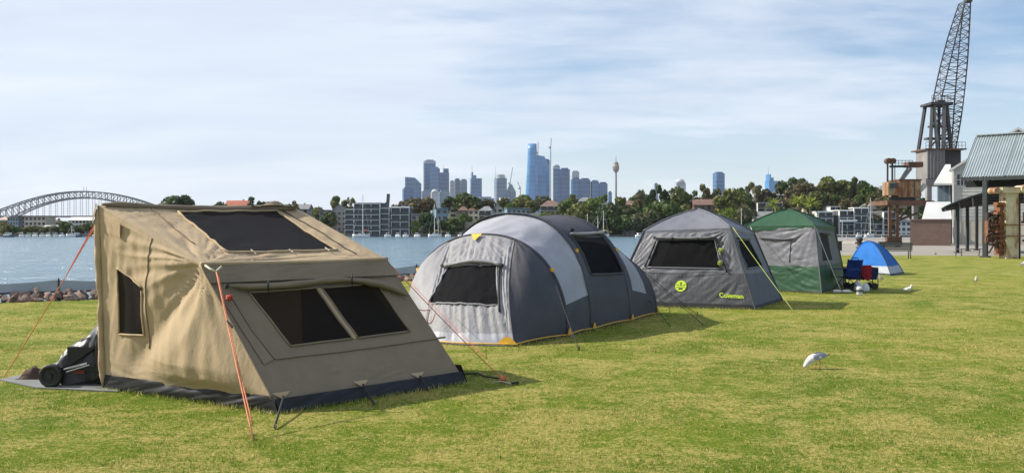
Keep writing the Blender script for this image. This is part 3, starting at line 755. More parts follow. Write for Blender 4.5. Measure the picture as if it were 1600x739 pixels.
for h in (H1, H2, H3, H4):
    q = h - pv * .05; MB().cyl(q + V((0, 0, .05)), q + V((.02, 0, -.06)), .009, n=6).build('tent_peg', steel, T2)
rope('guy_rope', rope_pts(W(640, 440, 15.4), W(760, 560, 13.3), .01), .004, redrope, T2)

# ================================================================== CHARCOAL CABIN TENT
cg = fabric('cabin_grey', (.145, .147, .168), .5, .1, 6, .5, spec=.4)
cr = fabric('cabin_roof_grey', (.160, .166, .198), .45, .12, 4, .25, spec=.5)
cdk = fabric('cabin_charcoal', (.070, .072, .082), .55, .05, 7, .6, spec=.4)
lime = M('lime_print', (.50, .68, .03), .55, .05); limerope = M('lime_rope', (.33, .40, .09), .6, .1)
meshc = meshmat('cabin_window_mesh', (.007, .007, .008), .13)
def cabin(name, label, FLb, FRb, RBb, FLe, FRe, RBe, apex):
    BLb = FLb + RBb - FRb; BLe = FLe + RBe - FRe
    ctr = (FLb + RBb) / 2 + V((0, 0, .9)); T = thing(name, label, 'tent', (ctr.x, ctr.y, 0))
    return T, ctr, BLb, BLe
FLb, FRb, RBb = G(952, 477), G(1180, 484), G(1223, 471)
FLe, FRe, RBe = W(1007, 362, 23.0), W(1141, 357, 21.95), W(1177, 364, 23.8)
apx = W(1090, 327, 23.3)
T3, c3, BLb, BLe = cabin('cabin_tent', 'charcoal grey cabin tent with lime logo disc and lettering on its front wall', FLb, FRb, RBb, FLe, FRe, RBe, apx)
fr_ = Surf(bil(FLb, FRb, FRe, FLe), c3, addf(wrk(91, .030, 15, 2.5, .55, .0, .3), radial(1, 1, 92, .085, 8, .6), radial(0, .45, 93, .055, 9, .7), radial(1, .45, 94, .05, 9, .6), radial(.0, 0, 95, .045, 9, .6)))
vb = fr_.uv(1090, 427)[1]
fr_.quad('front_wall', cdk, T3, [((0, .06), (1, .06), (1, vb), (0, vb))], (54, 30))
fr_.quad('mud_wall', strapm, T3, [((0, 0), (1, 0), (1, .06), (0, .06))], (30, 4))
wf = [fr_.uv(1011, 418), fr_.uv(1128, 420), fr_.uv(1117, 374), fr_.uv(1029, 375)]
fr_.quad('front_wall', cg, T3, ring_quads(wf, ((0, vb), (1, vb), (1, 1), (0, 1))), (44, 22))
fr_.quad('mesh_window', meshc, T3, [wf], (20, 14), -.004); hem(fr_, wf, cg, T3, .02)
def flaproll(S, pxs, r, seed, mat, T, off=.04):
    rl = [S(*S.uv(x, y), off) for x, y in pxs]; rr = []
    for a, b_ in zip(rl[:-1], rl[1:]): rr += [lerp(a, b_, k / 5) for k in range(5)]
    return roll(rr + [rl[-1]], r, seed).build('rolled_window_flap', mat, T, True)
flaproll(fr_, ((1024, 372), (1045, 373), (1070, 373), (1095, 373), (1118, 371)), .05, 2.2, cg, T3)
for x, y in ((1024, 373), (1052, 374), (1092, 374), (1119, 373)): knot(fr_(*fr_.uv(x, y), .06), .04, strapm, 'flap_tie', T3, int(x), 4)
MB().tube(fr_.line([fr_.uv(1025, 378), fr_.uv(1008, 417)], .02, 8), .02, 6).build('window_zip', strapm, T3, True)
MB().tube(fr_.line([fr_.uv(1121, 376), fr_.uv(1127, 395), fr_.uv(1136, 426)], .03, 8), .016, 6).build('window_zip', strapm, T3, True)
knot(fr_(*fr_.uv(1127, 392), .05), .06, limerope, 'rope_bundle', T3, 51, 5); knot(fr_(*fr_.uv(1126, 412), .05), .06, limerope, 'rope_bundle', T3, 52, 5)
sr = Surf(bil(FRb, RBb, RBe, FRe), c3, addf(wrk(96, .035, 4, 3, .4), radial(0, 1, 97, .05, 7, .6)))
vs = sr.uv(1195, 425)[1]
sr.quad('side_wall', cdk, T3, [((0, .05), (1, .05), (1, vs), (0, vs))], (30, 24)); sr.quad('mud_wall', strapm, T3, [((0, 0), (1, 0), (1, .05), (0, .05))], (20, 3))
ws = [sr.uv(1167, 420), sr.uv(1191, 416), sr.uv(1170, 375), sr.uv(1150, 376)]
sr.quad('side_wall', cg, T3, ring_quads(ws, ((0, vs), (1, vs), (1, 1), (0, 1))), (26, 18)); sr.quad('mesh_window', meshc, T3, [ws], (12, 12), -.004); hem(sr, ws, cg, T3, .02)
flaproll(sr, ((1150, 372), (1160, 374), (1172, 372)), .05, 3.2, cg, T3)
for q in ((FLb, FLe, BLb, BLe), (BLb, BLe, RBb, RBe)):
    Surf(bil(q[0], q[2], q[3], q[1]), c3, wrk(98, .03, 4, 3)).quad('side_wall', cg, T3, n=(14, 14))
def roofs(T, ctr, eaves, apex, mat, seed, over=.03, sag=.07):
    for i in range(4):
        a, b_ = eaves[i], eaves[(i + 1) % 4]; out = ((a + b_) / 2 - ctr); out.z = 0; out.normalize()
        a2, b2 = a + (a - ctr).normalized() * over, b_ + (b_ - ctr).normalized() * over
        def base(u, v, a2=a2, b2=b2):
            e = lerp(a2, b2, u); p = lerp(e, apex, v); return p - V((0, 0, sag * math.sin(math.pi * u) * (1 - v) * math.sin(math.pi * min(1, v + .25)) + .03 * 4 * u * (1 - u) * (1 - v) ** 3)) + V((0, 0, .06 * math.sin(math.pi * v)))
        Surf(base, ctr, addf(wrk(seed + i, .02, 3, 5, .3), radial(0, 0, seed + 5 + i, .025, 8, .6), radial(1, 0, seed + 6 + i, .025, 8, .6))).quad('roof_panel', mat, T, n=(30, 22))
        vq = Surf(bil(a2 - V((0, 0, .13)), b2 - V((0, 0, .13)), b2 - V((0, 0, .0)), a2 - V((0, 0, .0))), ctr, wrk(seed + 20 + i, .02, 9, 1.5, 0, 0, .5, .1))
        vq.quad('eave_valance', mat, T, n=(36, 4))
        MB().tube([base(0, k / 14) + V((0, 0, .012)) for k in range(15)], .016, 6).build('roof_seam', mat, T, True)
roofs(T3, c3, [FLe, FRe, RBe, BLe], apx, cr, 110)
for a, b_ in ((FLb, FLe), (FRb, FRe), (RBb, RBe), (BLb, BLe)):
    MB().tube([a + (a - c3).normalized() * .01, b_ + (b_ - c3).normalized() * .02], .02, 6).build('corner_pole', cdk, T3)
# printed disc and lettering, laid on the cloth
def disc(c_uv, rr, name, mat, off, parent, seg_=28, poly=None):
    c = fr_.b(*c_uv) + fr_.n(*c_uv) * (max(fr_.w(c_uv[0] + i * .008, c_uv[1] + j * .012) for i in range(-5, 6) for j in range(-5, 6))); up = (fr_.b(c_uv[0], c_uv[1] + .01) - fr_.b(*c_uv)).normalized(); rt = (fr_.b(c_uv[0] + .01, c_uv[1]) - fr_.b(*c_uv)).normalized()
    m = MB(); pl = poly or [(math.cos(2 * math.pi * k / seg_), math.sin(2 * math.pi * k / seg_)) for k in range(seg_)]
    nn = fr_.n(*c_uv)
    m.quad(*[c + rt * x * rr + up * y * rr + nn * (off - .012) for x, y in pl]); return m.build(name, mat, parent)
lc = fr_.uv(1064, 447)
dsk = disc(lc, .128, 'logo_disc', lime, .022, T3)
blackp = M('black_print', (.015, .018, .01), .6, .05)
for poly in ([(-.28, .42), (.28, .42), (.0, .72)], [(-.24, .12), (.24, .12), (.18, -.02), (-.18, -.02)], [(-.12, .34), (.12, .34), (.12, .2), (-.12, .2)], [(-.32, -.3), (.32, -.3), (.4, -.62), (-.4, -.62)], [(-.8, .3), (-.35, .2), (-.35, .12), (-.85, .18)], [(.8, .3), (.35, .2), (.35, .12), (.85, .18)], [(-.75, -.2), (-.3, -.1), (-.28, -.16), (-.7, -.3)], [(.75, -.2), (.3, -.1), (.28, -.16), (.7, -.3)]):
    disc(lc, .128, 'logo_mark', blackp, .0245, dsk, poly=poly)
cu = bpy.data.curves.new('lettering', 'FONT'); cu.body = 'Coleman'; cu.size = 1; cu.offset = .022; cu.resolution_u = 3
to = bpy.data.objects.new('lettering_source', cu); COL.objects.link(to); bpy.context.view_layer.update()
me = bpy.data.meshes.new_from_object(to.evaluated_get(bpy.context.evaluated_depsgraph_get())); bpy.data.objects.remove(to)
xs = [v_.co.x for v_ in me.vertices]; xl, xh = min(xs), max(xs)
ua, ub_ = fr_.uv(1124.5, 464.5), fr_.uv(1162.5, 466.5); kx = (fr_.b(*ub_) - fr_.b(*ua)).length / (xh - xl); hl_ = (fr_.b(.7, 1) - fr_.b(.7, 0)).length
wmax = max(fr_.w(ua[0] + (ub_[0] - ua[0]) * i / 30, ua[1] - .02 + .11 * j / 10) for i in range(31) for j in range(11)); Lf = Surf(fr_.b, c3, lambda u, v: wmax + .006)
for v_ in me.vertices:
    t = (v_.co.x - xl) / (xh - xl); v_.co = Lf(ua[0] + (ub_[0] - ua[0]) * t, ua[1] + (ub_[1] - ua[1]) * t + v_.co.y * kx * .98 / hl_, 0) - OFF[T3]
me.name = 'lettering'; me.materials.clear(); me.materials.append(lime); link('lettering', me, T3)
gy = G(1243, 490); rope('guy_rope', rope_pts(FRe + V((.05, -.05, .02)), gy, .02), .009, limerope, T3)
MB().cyl(gy + V((0, 0, .06)), gy + V((.02, 0, -.05)), .012, n=6).build('tent_peg', limerope, T3)
for a, gx in ((fr_(.16, .42, .02), G(1100, 508)), (fr_(.0, .45), G(1048, 510))): rope('guy_rope', rope_pts(a, gx, .0), .006, strapm, T3)

# ================================================================== GREEN CABIN TENT
gg = fabric('green_nylon', (.030, .085, .046), .5, .12, 4, .35, spec=.3); gw = fabric('green_tent_grey', (.185, .185, .215), .5, .1, 6, .5)
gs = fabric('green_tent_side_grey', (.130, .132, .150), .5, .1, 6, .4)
FLb, FRb, RBb = G(1148, 452), G(1284, 459), G(1323, 447)
FLe, FRe, RBe = W(1166, 354, 28.4), W(1273, 353, 27.1), W(1303, 355, 28.9)
apx = W(1231, 327, 28.5)
T4, c4, BLb, BLe = cabin('cabin_tent', 'green roofed cabin tent with grey upper walls behind the charcoal one', FLb, FRb, RBb, FLe, FRe, RBe, apx)
gf = Surf(bil(FLb, FRb, FRe, FLe), c4, addf(wrk(131, .03, 3, 12, .5, .0, .3), radial(1, 1, 132, .12, 8, .8), radial(.5, .42, 133, .05, 8, .6), radial(1, .45, 134, .05, 8, .5)))
vb = gf.uv(1250, 416)[1]
gf.quad('front_wall', gg, T4, [((0, .03), (1, .03), (1, vb), (0, vb))], (40, 24)); gf.quad('front_wall', gw, T4, [((0, vb), (1, vb), (1, 1), (0, 1))], (40, 34))
gf.quad('mud_wall', strapm, T4, [((0, 0), (1, 0), (1, .03), (0, .03))], (20, 3))
flaproll(gf, ((1185, 371), (1205, 373), (1225, 374), (1242, 373)), .035, 4.4, gs, T4)
MB().tube(gf.line([gf.uv(1236, 375), gf.uv(1234, 410)], .012, 8), .012, 5).build('door_zip', gs, T4, True)
gsd = Surf(bil(FRb, RBb, RBe, FRe), c4, addf(wrk(136, .03, 4, 3, .4), radial(0, 1, 137, .05, 7, .6)))
vs = gsd.uv(1300, 412)[1]
gsd.quad('side_wall', gg, T4, [((0, .03), (1, .03), (1, vs), (0, vs))], (26, 20)); gsd.quad('mud_wall', strapm, T4, [((0, 0), (1, 0), (1, .03), (0, .03))], (20, 3))
wq = [(.18, vs + .06), (.62, vs + .06), (.58, .86), (.2, .86)]
gsd.quad('side_wall', gs, T4, ring_quads(wq, ((0, vs), (1, vs), (1, 1), (0, 1))), (26, 24)); gsd.quad('mesh_window', meshmat('green_tent_mesh', (.05, .05, .058), .15), T4, [wq], (12, 12), -.003)
rr_ = [gsd(.18 + .46 * k / 10, .88, .05) for k in range(11)]; roll(rr_, .045, 5.5).build('rolled_window_flap', strapm, T4, True)
for q in ((FLb, FLe, BLb, BLe), (BLb, BLe, RBb, RBe)): Surf(bil(q[0], q[2], q[3], q[1]), c4, wrk(138, .03, 4, 3)).quad('side_wall', gs, T4, n=(14, 14))
roofs(T4, c4, [FLe, FRe, RBe, BLe], apx, gg, 150, .03, .05)
for a, b_ in ((FLb, FLe), (FRb, FRe), (RBb, RBe), (BLb, BLe)): MB().tube([a, b_ + (b_ - c4).normalized() * .02], .02, 6).build('corner_pole', gs, T4)
g4 = G(1315, 457); rope('guy_rope', rope_pts(FRe, g4, .02), .011, whiteline, T4)
rope('guy_rope', rope_pts(FLe + V((.1, -.1, 0)), G(1215, 462), .02), .008, whiteline, T4)

# ================================================================== BLUE DOME TENT
bl = fabric('bright_blue_nylon', (.010, .120, .42), .6, .12, 5, .35, spec=.2); wh = fabric('white_nylon', (.38, .41, .46), .5, .15, 8, .4); nv_ = M('navy_trim', (.012, .02, .04), .6)
c5b = [G(1322, 426), G(1392, 431), G(1412, 427.5), G(1350, 423.5)]
ap = sum(c5b, V((0, 0, 0))) / 4; ap = W(1357, 377, ap.y)
c5 = (c5b[0] + c5b[2]) / 2 + V((0, 0, .3)); T5 = thing('dome_tent', 'small bright blue dome tent with a white lower band', 'tent', (c5.x, c5.y, 0))
def pole(b_):
    def f(v):
        t = v * math.pi / 2; return V((b_.x + (ap.x - b_.x) * max(0, 1 - math.cos(t)) ** .62 * 1.0, b_.y + (ap.y - b_.y) * max(0, 1 - math.cos(t)) ** .62, ap.z * (max(0, math.sin(t)) ** 1.05)))
    return f
ps = [pole(b_) for b_ in c5b]
for i in range(4):
    a, b_ = ps[i], ps[(i + 1) % 4]; o_ = ((c5b[i] + c5b[(i + 1) % 4]) / 2 - c5); o_.z = 0; o_.normalize()
    S = Surf(lambda u, v, a=a, b_=b_, o_=o_: lerp(a(v), b_(v), u) + o_ * .06 * math.sin(math.pi * u) * (1 - v) - V((0, 0, .03)) * math.sin(math.pi * u) * math.sin(math.pi * v), c5, addf(wrk(171 + i, .03, 3, 5, .7), radial(0, .3, 175 + i, .04, 7, .7)))
    S.quad('fly_panel', bl, T5, [((0, .19), (1, .19), (1, 1), (0, 1))], (20, 26)); S.quad('lower_wall', wh, T5, [((0, .045), (1, .045), (1, .19), (0, .19))], (20, 8), -.004); S.quad('foot_trim', nv_, T5, [((0, 0), (1, 0), (1, .045), (0, .045))], (16, 2))
    MB().tube([a(k / 20) + (a(k / 20) - c5).normalized() * .012 for k in range(21)], .016, 6).build('tent_pole', bl if i != 1 else nv_, T5, True)

# ================================================================== SMALL CAMP THINGS
blue = fabric('blue_chair_cloth', (.012, .035, .16), .7, 0, 10, .4); blackm = M('black_tube', (.012, .012, .014), .45, metal=.3)
def camp_chair(loc, rz, label):
    T = thing('camp_chair', label, 'chair', loc, rotz=rz); OFF[T] = V((0, 0, 0))
    S = Surf(bil((-.26, -.24, .42), (.26, -.24, .42), (.25, .22, .38), (-.25, .22, .38)), (0, 0, 0), wrk(3, .03, 3, 3, 0, .03)); S.quad('seat', blue, T, n=(10, 10))
    S = Surf(bil((-.25, .21, .38), (.25, .21, .38), (.27, .36, .88), (-.27, .36, .88)), (0, 2, .5), wrk(4, .03, 3, 3, 0, .03)); S.quad('backrest', blue, T, n=(10, 12))
    for sx in (-1, 1):
        MB().cyl((sx * .28, -.26, .0), (sx * .28, .26, .44), .011, n=6).build('leg', blackm, T); MB().cyl((sx * .28, .30, .0), (sx * .28, -.26, .44), .011, n=6).build('leg', blackm, T)
        MB().cyl((sx * .27, .24, .30), (sx * .27, .37, .90), .012, n=6).build('back_post', blackm, T)
        a = MB(); a.box((sx * .30, 0, .62), (.07, .48, .025)); a.build('armrest', blue, T); MB().cyl((sx * .29, -.24, .42), (sx * .30, -.24, .62), .011, n=6).build('arm_post', blackm, T)
    MB().cyl((-.28, -.26, .02), (.28, .28, .02), .01, n=6).build('brace', blackm, T); MB().cyl((.28, -.26, .02), (-.28, .28, .02), .01, n=6).build('brace', blackm, T)
    return T
pc = G(1322, 455); camp_chair((pc.x, pc.y, 0), math.radians(-62), 'dark blue folding camp chair against the side of the green tent')
pw = G(1345, 452)
WG = thing('folding_wagon', 'navy folding wagon with raised black loop handle in front of the blue tent', 'wagon', (pw.x, pw.y, 0))
navy = fabric('navy_canvas', (.014, .020, .075), .75, 0, 10, .4)
tub = MB(); x, y = pw.x, pw.y
for a, b_ in (((-.42, -.22), (.42, -.22)), ((.42, -.22), (.42, .22)), ((.42, .22), (-.42, .22)), ((-.42, .22), (-.42, -.22))):
    S = Surf(bil((x + a[0] * .94, y + a[1] * .94, .30), (x + b_[0] * .94, y + b_[1] * .94, .30), (x + b_[0], y + b_[1], .62), (x + a[0], y + a[1], .62)), (x, y, .4), wrk(6, .03, 5, 2)); S.quad('side_cloth', navy, WG, n=(14, 8))
MB().box((x, y, .30), (.78, .4, .02)).build('base', navy, WG)
for a, b_ in ((-.32, -.24), (.32, -.24), (-.32, .24), (.32, .24)): wheel((x + a, y + b_, .10), .10, .06, WG, axis=V((0, 1, 0)))
frm = MB()
for a, b_ in ((-.42, -.22), (.42, -.22), (.42, .22), (-.42, .22)): frm.cyl((x + a, y + b_, .1), (x + a, y + b_, .64), .013, n=6)
frm.cyl((x - .42, y - .22, .64), (x + .42, y - .22, .64), .013, n=6); frm.cyl((x - .42, y + .22, .64), (x + .42, y + .22, .64), .013, n=6); frm.cyl((x - .42, y - .22, .12), (x + .42, y - .22, .6), .011, n=6); frm.cyl((x + .42, y - .22, .12), (x - .42, y - .22, .6), .011, n=6); frm.build('frame', blackm, WG)
hx = W(1331.5, 410, pw.y).x; hd = MB(); hd.cyl((hx, y - .25, .40), (hx, y - .25, .80), .015, n=6); hd.tube([(hx, y - .25, .80), (hx - .10, y - .25, .87), (hx - .08, y - .25, .92), (hx + .08, y - .25, .92), (hx + .10, y - .25, .87), (hx, y - .25, .80)], .016, 6); hd.build('handle', blackm, WG)
# red jacket over the wagon's end
redc = fabric('red_fleece', (.26, .016, .028), .9, 0, 14, .6); jx = W(1353, 430, pw.y - .2)
J = [[V((jx.x - .14 + .28 * i / 12 + .02 * nz(j * .5, i * .4, 2), pw.y - .27 - .05 * math.sin(math.pi * i / 12) + .03 * nz(i * .7, j * .4, 5), .68 - .42 * j / 12 * (1 - .25 * abs(i - 6) / 6))) for j in range(13)] for i in range(13)]
Jb = [[V((p.x, 2 * (pw.y - .20) - p.y + .08, p.z)) for p in r] for r in J]
jt = thing('draped_jacket', 'dark red jacket hung over the end of the navy wagon', 'jacket', (jx.x, pw.y - .2, 0)); MB().grid(J).build('front_cloth', redc, jt, True); MB().grid(Jb).build('back_cloth', redc, jt, True)
MB().box((jx.x, pw.y - .20, .69), (.27, .14, .035)).build('shoulder', redc, jt)
white_p = M('white_plastic', (.62, .63, .64), .45, .1, 6)
def bag(px, py, w_, h_, label, seed):
    p = G(px, py); rings = []
    for k in range(9):
        t = k / 8; r_ = (.92, 1.0, 1.04, 1.02, .98, .9, .78, .55, .2)[k]
        rings.append([p + V((math.cos(2 * math.pi * j / 16) * w_ / 2 * r_ * (1 + .12 * nz(j * .6, k * .7, seed)), math.sin(2 * math.pi * j / 16) * w_ / 3 * r_ * (1 + .12 * nz(j * .6, k * .5, seed + 2)), h_ * t)) for j in range(16)])
    T = thing('carrier_bag', label, 'bag', (p.x, p.y, 0)); MB().rings(rings).build('sack', white_p, T, True)
    MB().tube([p + V((-.06, 0, h_ * .92)), p + V((-.03, 0, h_ * 1.12)), p + V((.03, 0, h_ * 1.12)), p + V((.06, 0, h_ * .92))], .01, 5).build('handle', white_p, T); return T
bag(1341, 454, .26, .26, 'white plastic bag under the navy wagon, the left of two', 3); bag(1353, 455, .20, .22, 'white plastic bag below the red jacket, the right of two', 5)
p = G(1343, 461); T = thing('drink_can', 'pale drink can on the grass in front of the navy wagon', 'can', p); MB().rings([[p + V((math.cos(a * math.pi / 8) * r_, math.sin(a * math.pi / 8) * r_, z_)) for a in range(16)] for r_, z_ in ((.065, 0), (.078, .02), (.078, .20), (.062, .23))]).build('body', M('pale_can', (.55, .57, .58), .4), T, True)
MB().rings([[p + V((math.cos(a * math.pi / 8) * .0795, math.sin(a * math.pi / 8) * .0795, z_)) for a in range(16)] for z_ in (.08, .15)], False).build('printed_band', M('dark_print', (.06, .07, .09), .5), T, True)
for i, (px_, py_, c_) in enumerate(((1308, 458, (.5, .5, .5)), (1323, 458, (.55, .53, .5)))):
    p = G(px_, py_); rg = [[p + V((x_, math.cos(a * math.pi / 6) * r_, .05 + math.sin(a * math.pi / 6) * r_)) for a in range(12)] for x_, r_ in ((-.12, .02), (-.10, .045), (.06, .05), (.10, .025), (.14, .02))]
    tag(MB().rings(rg).build('bottle', M('pale_bottle%d' % i, c_, .4), smooth=True), ('pale bottle lying at the front corner of the green tent', 'pale bottle lying under the blue camp chair')[i], 'bottle')

# gulls
gwhite = M('gull_white', (.60, .60, .60), .8, .05, 30); ggrey = M('gull_grey_wing', (.24, .26, .30), .8, .12, 40); gblack = M('gull_black', (.015, .015, .018), .6); gred = M('gull_red', (.40, .055, .02), .5)
def gull(label, pose):
    T = thing('gull', label, 'bird'); m = MB(); rg = []
    if pose == 'peck': sp = [(.155, .165, .012, .008), (.10, .155, .036, .025), (.04, .143, .052, .042), (-.02, .130, .056, .050), (-.065, .112, .048, .046), (-.095, .090, .034, .036), (-.115, .066, .028, .030), (-.130, .046, .027, .027), (-.142, .032, .020, .019), (-.150, .024, .009, .009)]
    else: sp = [(.17, .135, .012, .008), (.11, .140, .036, .025), (.05, .145, .052, .044), (-.01, .152, .056, .052), (-.05, .172, .046, .050), (-.075, .205, .030, .034), (-.085, .235, .028, .028), (-.095, .252, .029, .026), (-.112, .252, .020, .018), (-.125, .248, .009, .008)]
    P_ = [V((a, 0, b)) for a, b, _, _ in sp]
    for i, (a, b, ry, rz) in enumerate(sp):
        d = (P_[min(i + 1, len(sp) - 1)] - P_[max(i - 1, 0)]).normalized(); up = V((0, 1, 0)).cross(d).normalized(); up = up if up.z > 0 or abs(up.z) < .2 else -up
        rg.append([P_[i] + V((0, 1, 0)) * ry * math.cos(2 * math.pi * k / 14) + up * rz * math.sin(2 * math.pi * k / 14) for k in range(14)])
    m.rings(rg).build('body', gwhite, T, True)
    z0 = .165 if pose == 'peck' else .162
    for sy in (-1, 1):
        wgd = []
        for i in range(9):
            t = i / 8; x_ = -.05 + .205 * t; zc = (.145 + .022 * math.sin(math.pi * t * .6)) if pose == 'peck' else (.168 - .02 * t)
            h_ = .042 * math.sin(math.pi * min(1, .12 + t * .88)) ** .7 if t < 1 else .003
            wgd.append([V((x_, sy * (.060 - .036 * t + .004), zc - h_)), V((x_, sy * (.066 - .038 * t), zc - h_ * .3)), V((x_, sy * (.056 - .036 * t), zc + h_ * .45)), V((x_, sy * (.030 - .02 * t), zc + h_ * .85))])
        MB().grid(wgd).build('wing', ggrey, T, True)
        MB().rings([[V((.13 + .0 * k, sy * (.012 + r_ * math.cos(k * math.pi / 3)), .158 + r_ * math.sin(k * math.pi / 3))) for k in range(6)] for r_ in (.010,)] + [[V((.195, sy * .004 + .002 * math.cos(k * math.pi / 3), .168 + .002 * math.sin(k * math.pi / 3))) for k in range(6)]]).build('wing_tip', gblack, T)
        lx = .015 if sy > 0 else .045
        MB().tube([(lx, sy * .022, .105), (lx + .008, sy * .022, .055), (lx, sy * .022, .006)], .0045, 5).build('leg', gred, T); MB().quad((lx + .008, sy * .022, .004), (lx - .035, sy * .022 - .016, .004), (lx - .040, sy * .022, .004), (lx - .035, sy * .022 + .016, .004)).build('foot', gred, T)
    e = P_[-1]; d = (P_[-1] - P_[-3]).normalized()
    MB().cyl(e - d * .012, e + d * .032, .008, .002, n=8).build('bill', gred, T)
    for sy in (-1, 1): MB().box(P_[-3] + V((-.004, sy * sp[-3][2] * .88, .008)), (.006, .005, .006)).build('eye', gblack, T)
    return T
g1 = gull('white gull with grey wings pecking at the open grass', 'peck'); g1.location = G(1274, 576); g1.scale = (1.0, 1.1, 1.05); g1.rotation_euler = (0, 0, math.radians(8))
g2_ = gull('white gull on the sunny grass right of the camp, nearest the machine shelter', 'stand'); g2_.location = G(1525, 445); g2_.rotation_euler = (0, 0, math.radians(70))
for px_, py_, rz, lb in ((1420, 460, 120, 'white gull on the grass in front of the blue tent, the nearer one'), (1376, 442, 40, 'white gull on the grass just below the blue tent'), (1597, 418, 180, 'white gull at the right edge of the lawn'), (1461, 400, 20, 'white gull by the pavement under the curved awning')):
    c = copy_tree(g2_); c['label'] = lb; c.location = G(px_, py_); c.rotation_euler = (0, 0, math.radians(rz))
for o in (g1, g2_): pass

# ================================================================== BENCHES AND EDGE OF THE QUAY
galv = M('dark_galvanised', (.10, .10, .105), .5, .15, 8, metal=.4)
def bench(c, rz, label, length=1.8, back=True):
    T = thing('bench', label, 'bench', c, rotz=rz); OFF[T] = V((0, 0, 0))
    for k in range(4): MB().box((0, -.18 + k * .12, .46), (length, .095, .035)).build('seat_slat', galv, T)
    if back:
        for k in range(4): MB().box((0, .26 + .03 * k, .56 + k * .115), (length, .03, .095)).build('back_slat', galv, T)
    for sx in (-1, 1):
        l = MB(); l.bar((sx * length * .44, -.20, 0), (sx * length * .44, -.18, .45), .05); l.build('leg', galv, T); l = MB(); l.bar((sx * length * .44, .30, 0), (sx * length * .44, .22, .45), .05); l.build('leg', galv, T)
        if back: MB().bar((sx * length * .44, .22, .45), (sx * length * .44, .38, .98), .05).build('back_post', galv, T)
    return T
p = G(1399, 404); bench((p.x, p.y, 0), math.radians(172), 'dark slatted bench seen from behind, right of the blue tent')
p = G(1517, 400); bench((p.x, p.y, 0), math.radians(20), 'backless bench under the curved awning beside the shelter post', 2.2, False)
p = G(1303, 392); T = thing('planter_box', 'black box on the pavement between green and blue tents', 'box', p); MB().box((p.x, p.y, .38), (1.1, .6, .7)).build('box_body', M('black_box', (.02, .02, .022), .6), T); MB().box((p.x, p.y, .76), (1.2, .7, .07)).build('lid', M('black_lid', (.03, .03, .03), .5), T)
p = G(1391, 386); T = thing('timber_sleeper', 'black timber block lying on the quay below the rusty crane', 'timber', p); MB().box((p.x, p.y, .3), (2.2, .5, .45)).build('block', M('tarred_timber', (.02, .018, .016), .8), T); MB().box((p.x - .7, p.y, .055), (.25, .6, .1)).build('skid', M('tarred_timber2', (.02, .018, .016), .8), T); MB().box((p.x + .7, p.y, .055), (.25, .6, .1)).build('skid', bpy.data.materials['tarred_timber2'], T)
p = G(1343, 388); T = thing('mooring_bollard', 'black iron mooring bollard on the quay behind the blue tent', 'bollard', p); MB().rings([[p + V((math.cos(a * math.pi / 8) * r_, math.sin(a * math.pi / 8) * r_, z_)) for a in range(16)] for r_, z_ in ((.34, 0), (.3, .1), (.2, .2), (.19, .6), (.3, .75), (.32, .9), (.2, 1.0))]).build('post', M('bollard_iron', (.02, .018, .018), .6), T, True); MB().cyl((p.x - .4, p.y, .5), (p.x + .4, p.y, .5), .07).build('cross_bar', bpy.data.materials['bollard_iron'], T)
rail = thing('quay_railing', 'white pipe railing along the quay edge behind the blue tent', 'railing', (40, 121, 0)); wpipe = M('white_pipe', (.6, .6, .58), .5)
for z_ in (.55, 1.05): MB().cyl((34.3, 120.3, z_), (49.8, 121.2, z_), .035, n=6).build('rail', wpipe, rail)
for k in range(8): x_ = 34.3 + 15.5 * k / 7; MB().cyl((x_, 120.3 + .9 * k / 7, 0), (x_, 120.3 + .9 * k / 7, 1.1), .04, n=6).build('post', wpipe, rail)

# ================================================================== RIGHT: SHELTER, AWNING, MACHINE
zinc = M('corrugated_zinc', (.30, .35, .37), .45, .12, .8, metal=.25, dirt=((.2, .23, .24), 1.2, .4)); dgrey = M('charcoal_steel', (.04, .047, .052), .75, .12, 3, spec=.3); dsoff = M('dark_soffit', (.03, .032, .035), .95, spec=.1)
eL, rL = W(1502, 277, 63), W(1526, 213, 65.2); ed = V((2.7, -2.5, 0)).normalized(); LEN = 13
shl = thing('machine_shelter', 'open shelter with corrugated zinc roof over the rusty old machine', 'shelter', (31, 62, 0))
def corr(o, du, dv, nu, nvv, pitch=.16, amp=.028):
    nrm = du.cross(dv).normalized(); P_ = []
    for i in range(nu + 1):
        t = i / nu; h_ = amp * math.sin(2 * math.pi * t * du.length / pitch); P_.append([o + du * t + dv * (j / nvv) + nrm * h_ for j in range(nvv + 1)])
    return MB().grid(P_)
dv_ = rL - eL; nsh = 10
for k in range(nsh):
    a = eL + ed * (LEN * k / nsh - .01); corr(a, ed * (LEN / nsh + .02), dv_, 48, 1).build('roof_sheet', zinc, shl)
perp = V((-ed.y, ed.x, 0)); perp = perp if perp.dot(dv_) > 0 else -perp
run = V((dv_.x, dv_.y, 0)).length
for k in range(nsh):
    a = rL + ed * (LEN * k / nsh - .01); corr(a, ed * (LEN / nsh + .02), V((perp.x * run, perp.y * run, -dv_.z)), 24, 1, .32).build('roof_sheet', zinc, shl)
MB().bar(rL + V((0, 0, .05)), rL + ed * LEN + V((0, 0, .05)), .35, .06).build('ridge_cap', zinc, shl)
MB().bar(eL - V((0, 0, .14)) - perp * .02, eL + ed * LEN - V((0, 0, .14)) - perp * .02, .12, .16).build('gutter', dgrey, shl)
MB().bar(eL + perp * .9 + V((0, 0, -.42)), eL + perp * .9 + ed * LEN + V((0, 0, -.42)), .18, .42).build('edge_beam', dsoff, shl)
MB().bar(eL + perp * 5.2 + V((0, 0, -.42)), eL + perp * 5.2 + ed * LEN + V((0, 0, -.42)), .18, .42).build('edge_beam', dsoff, shl)
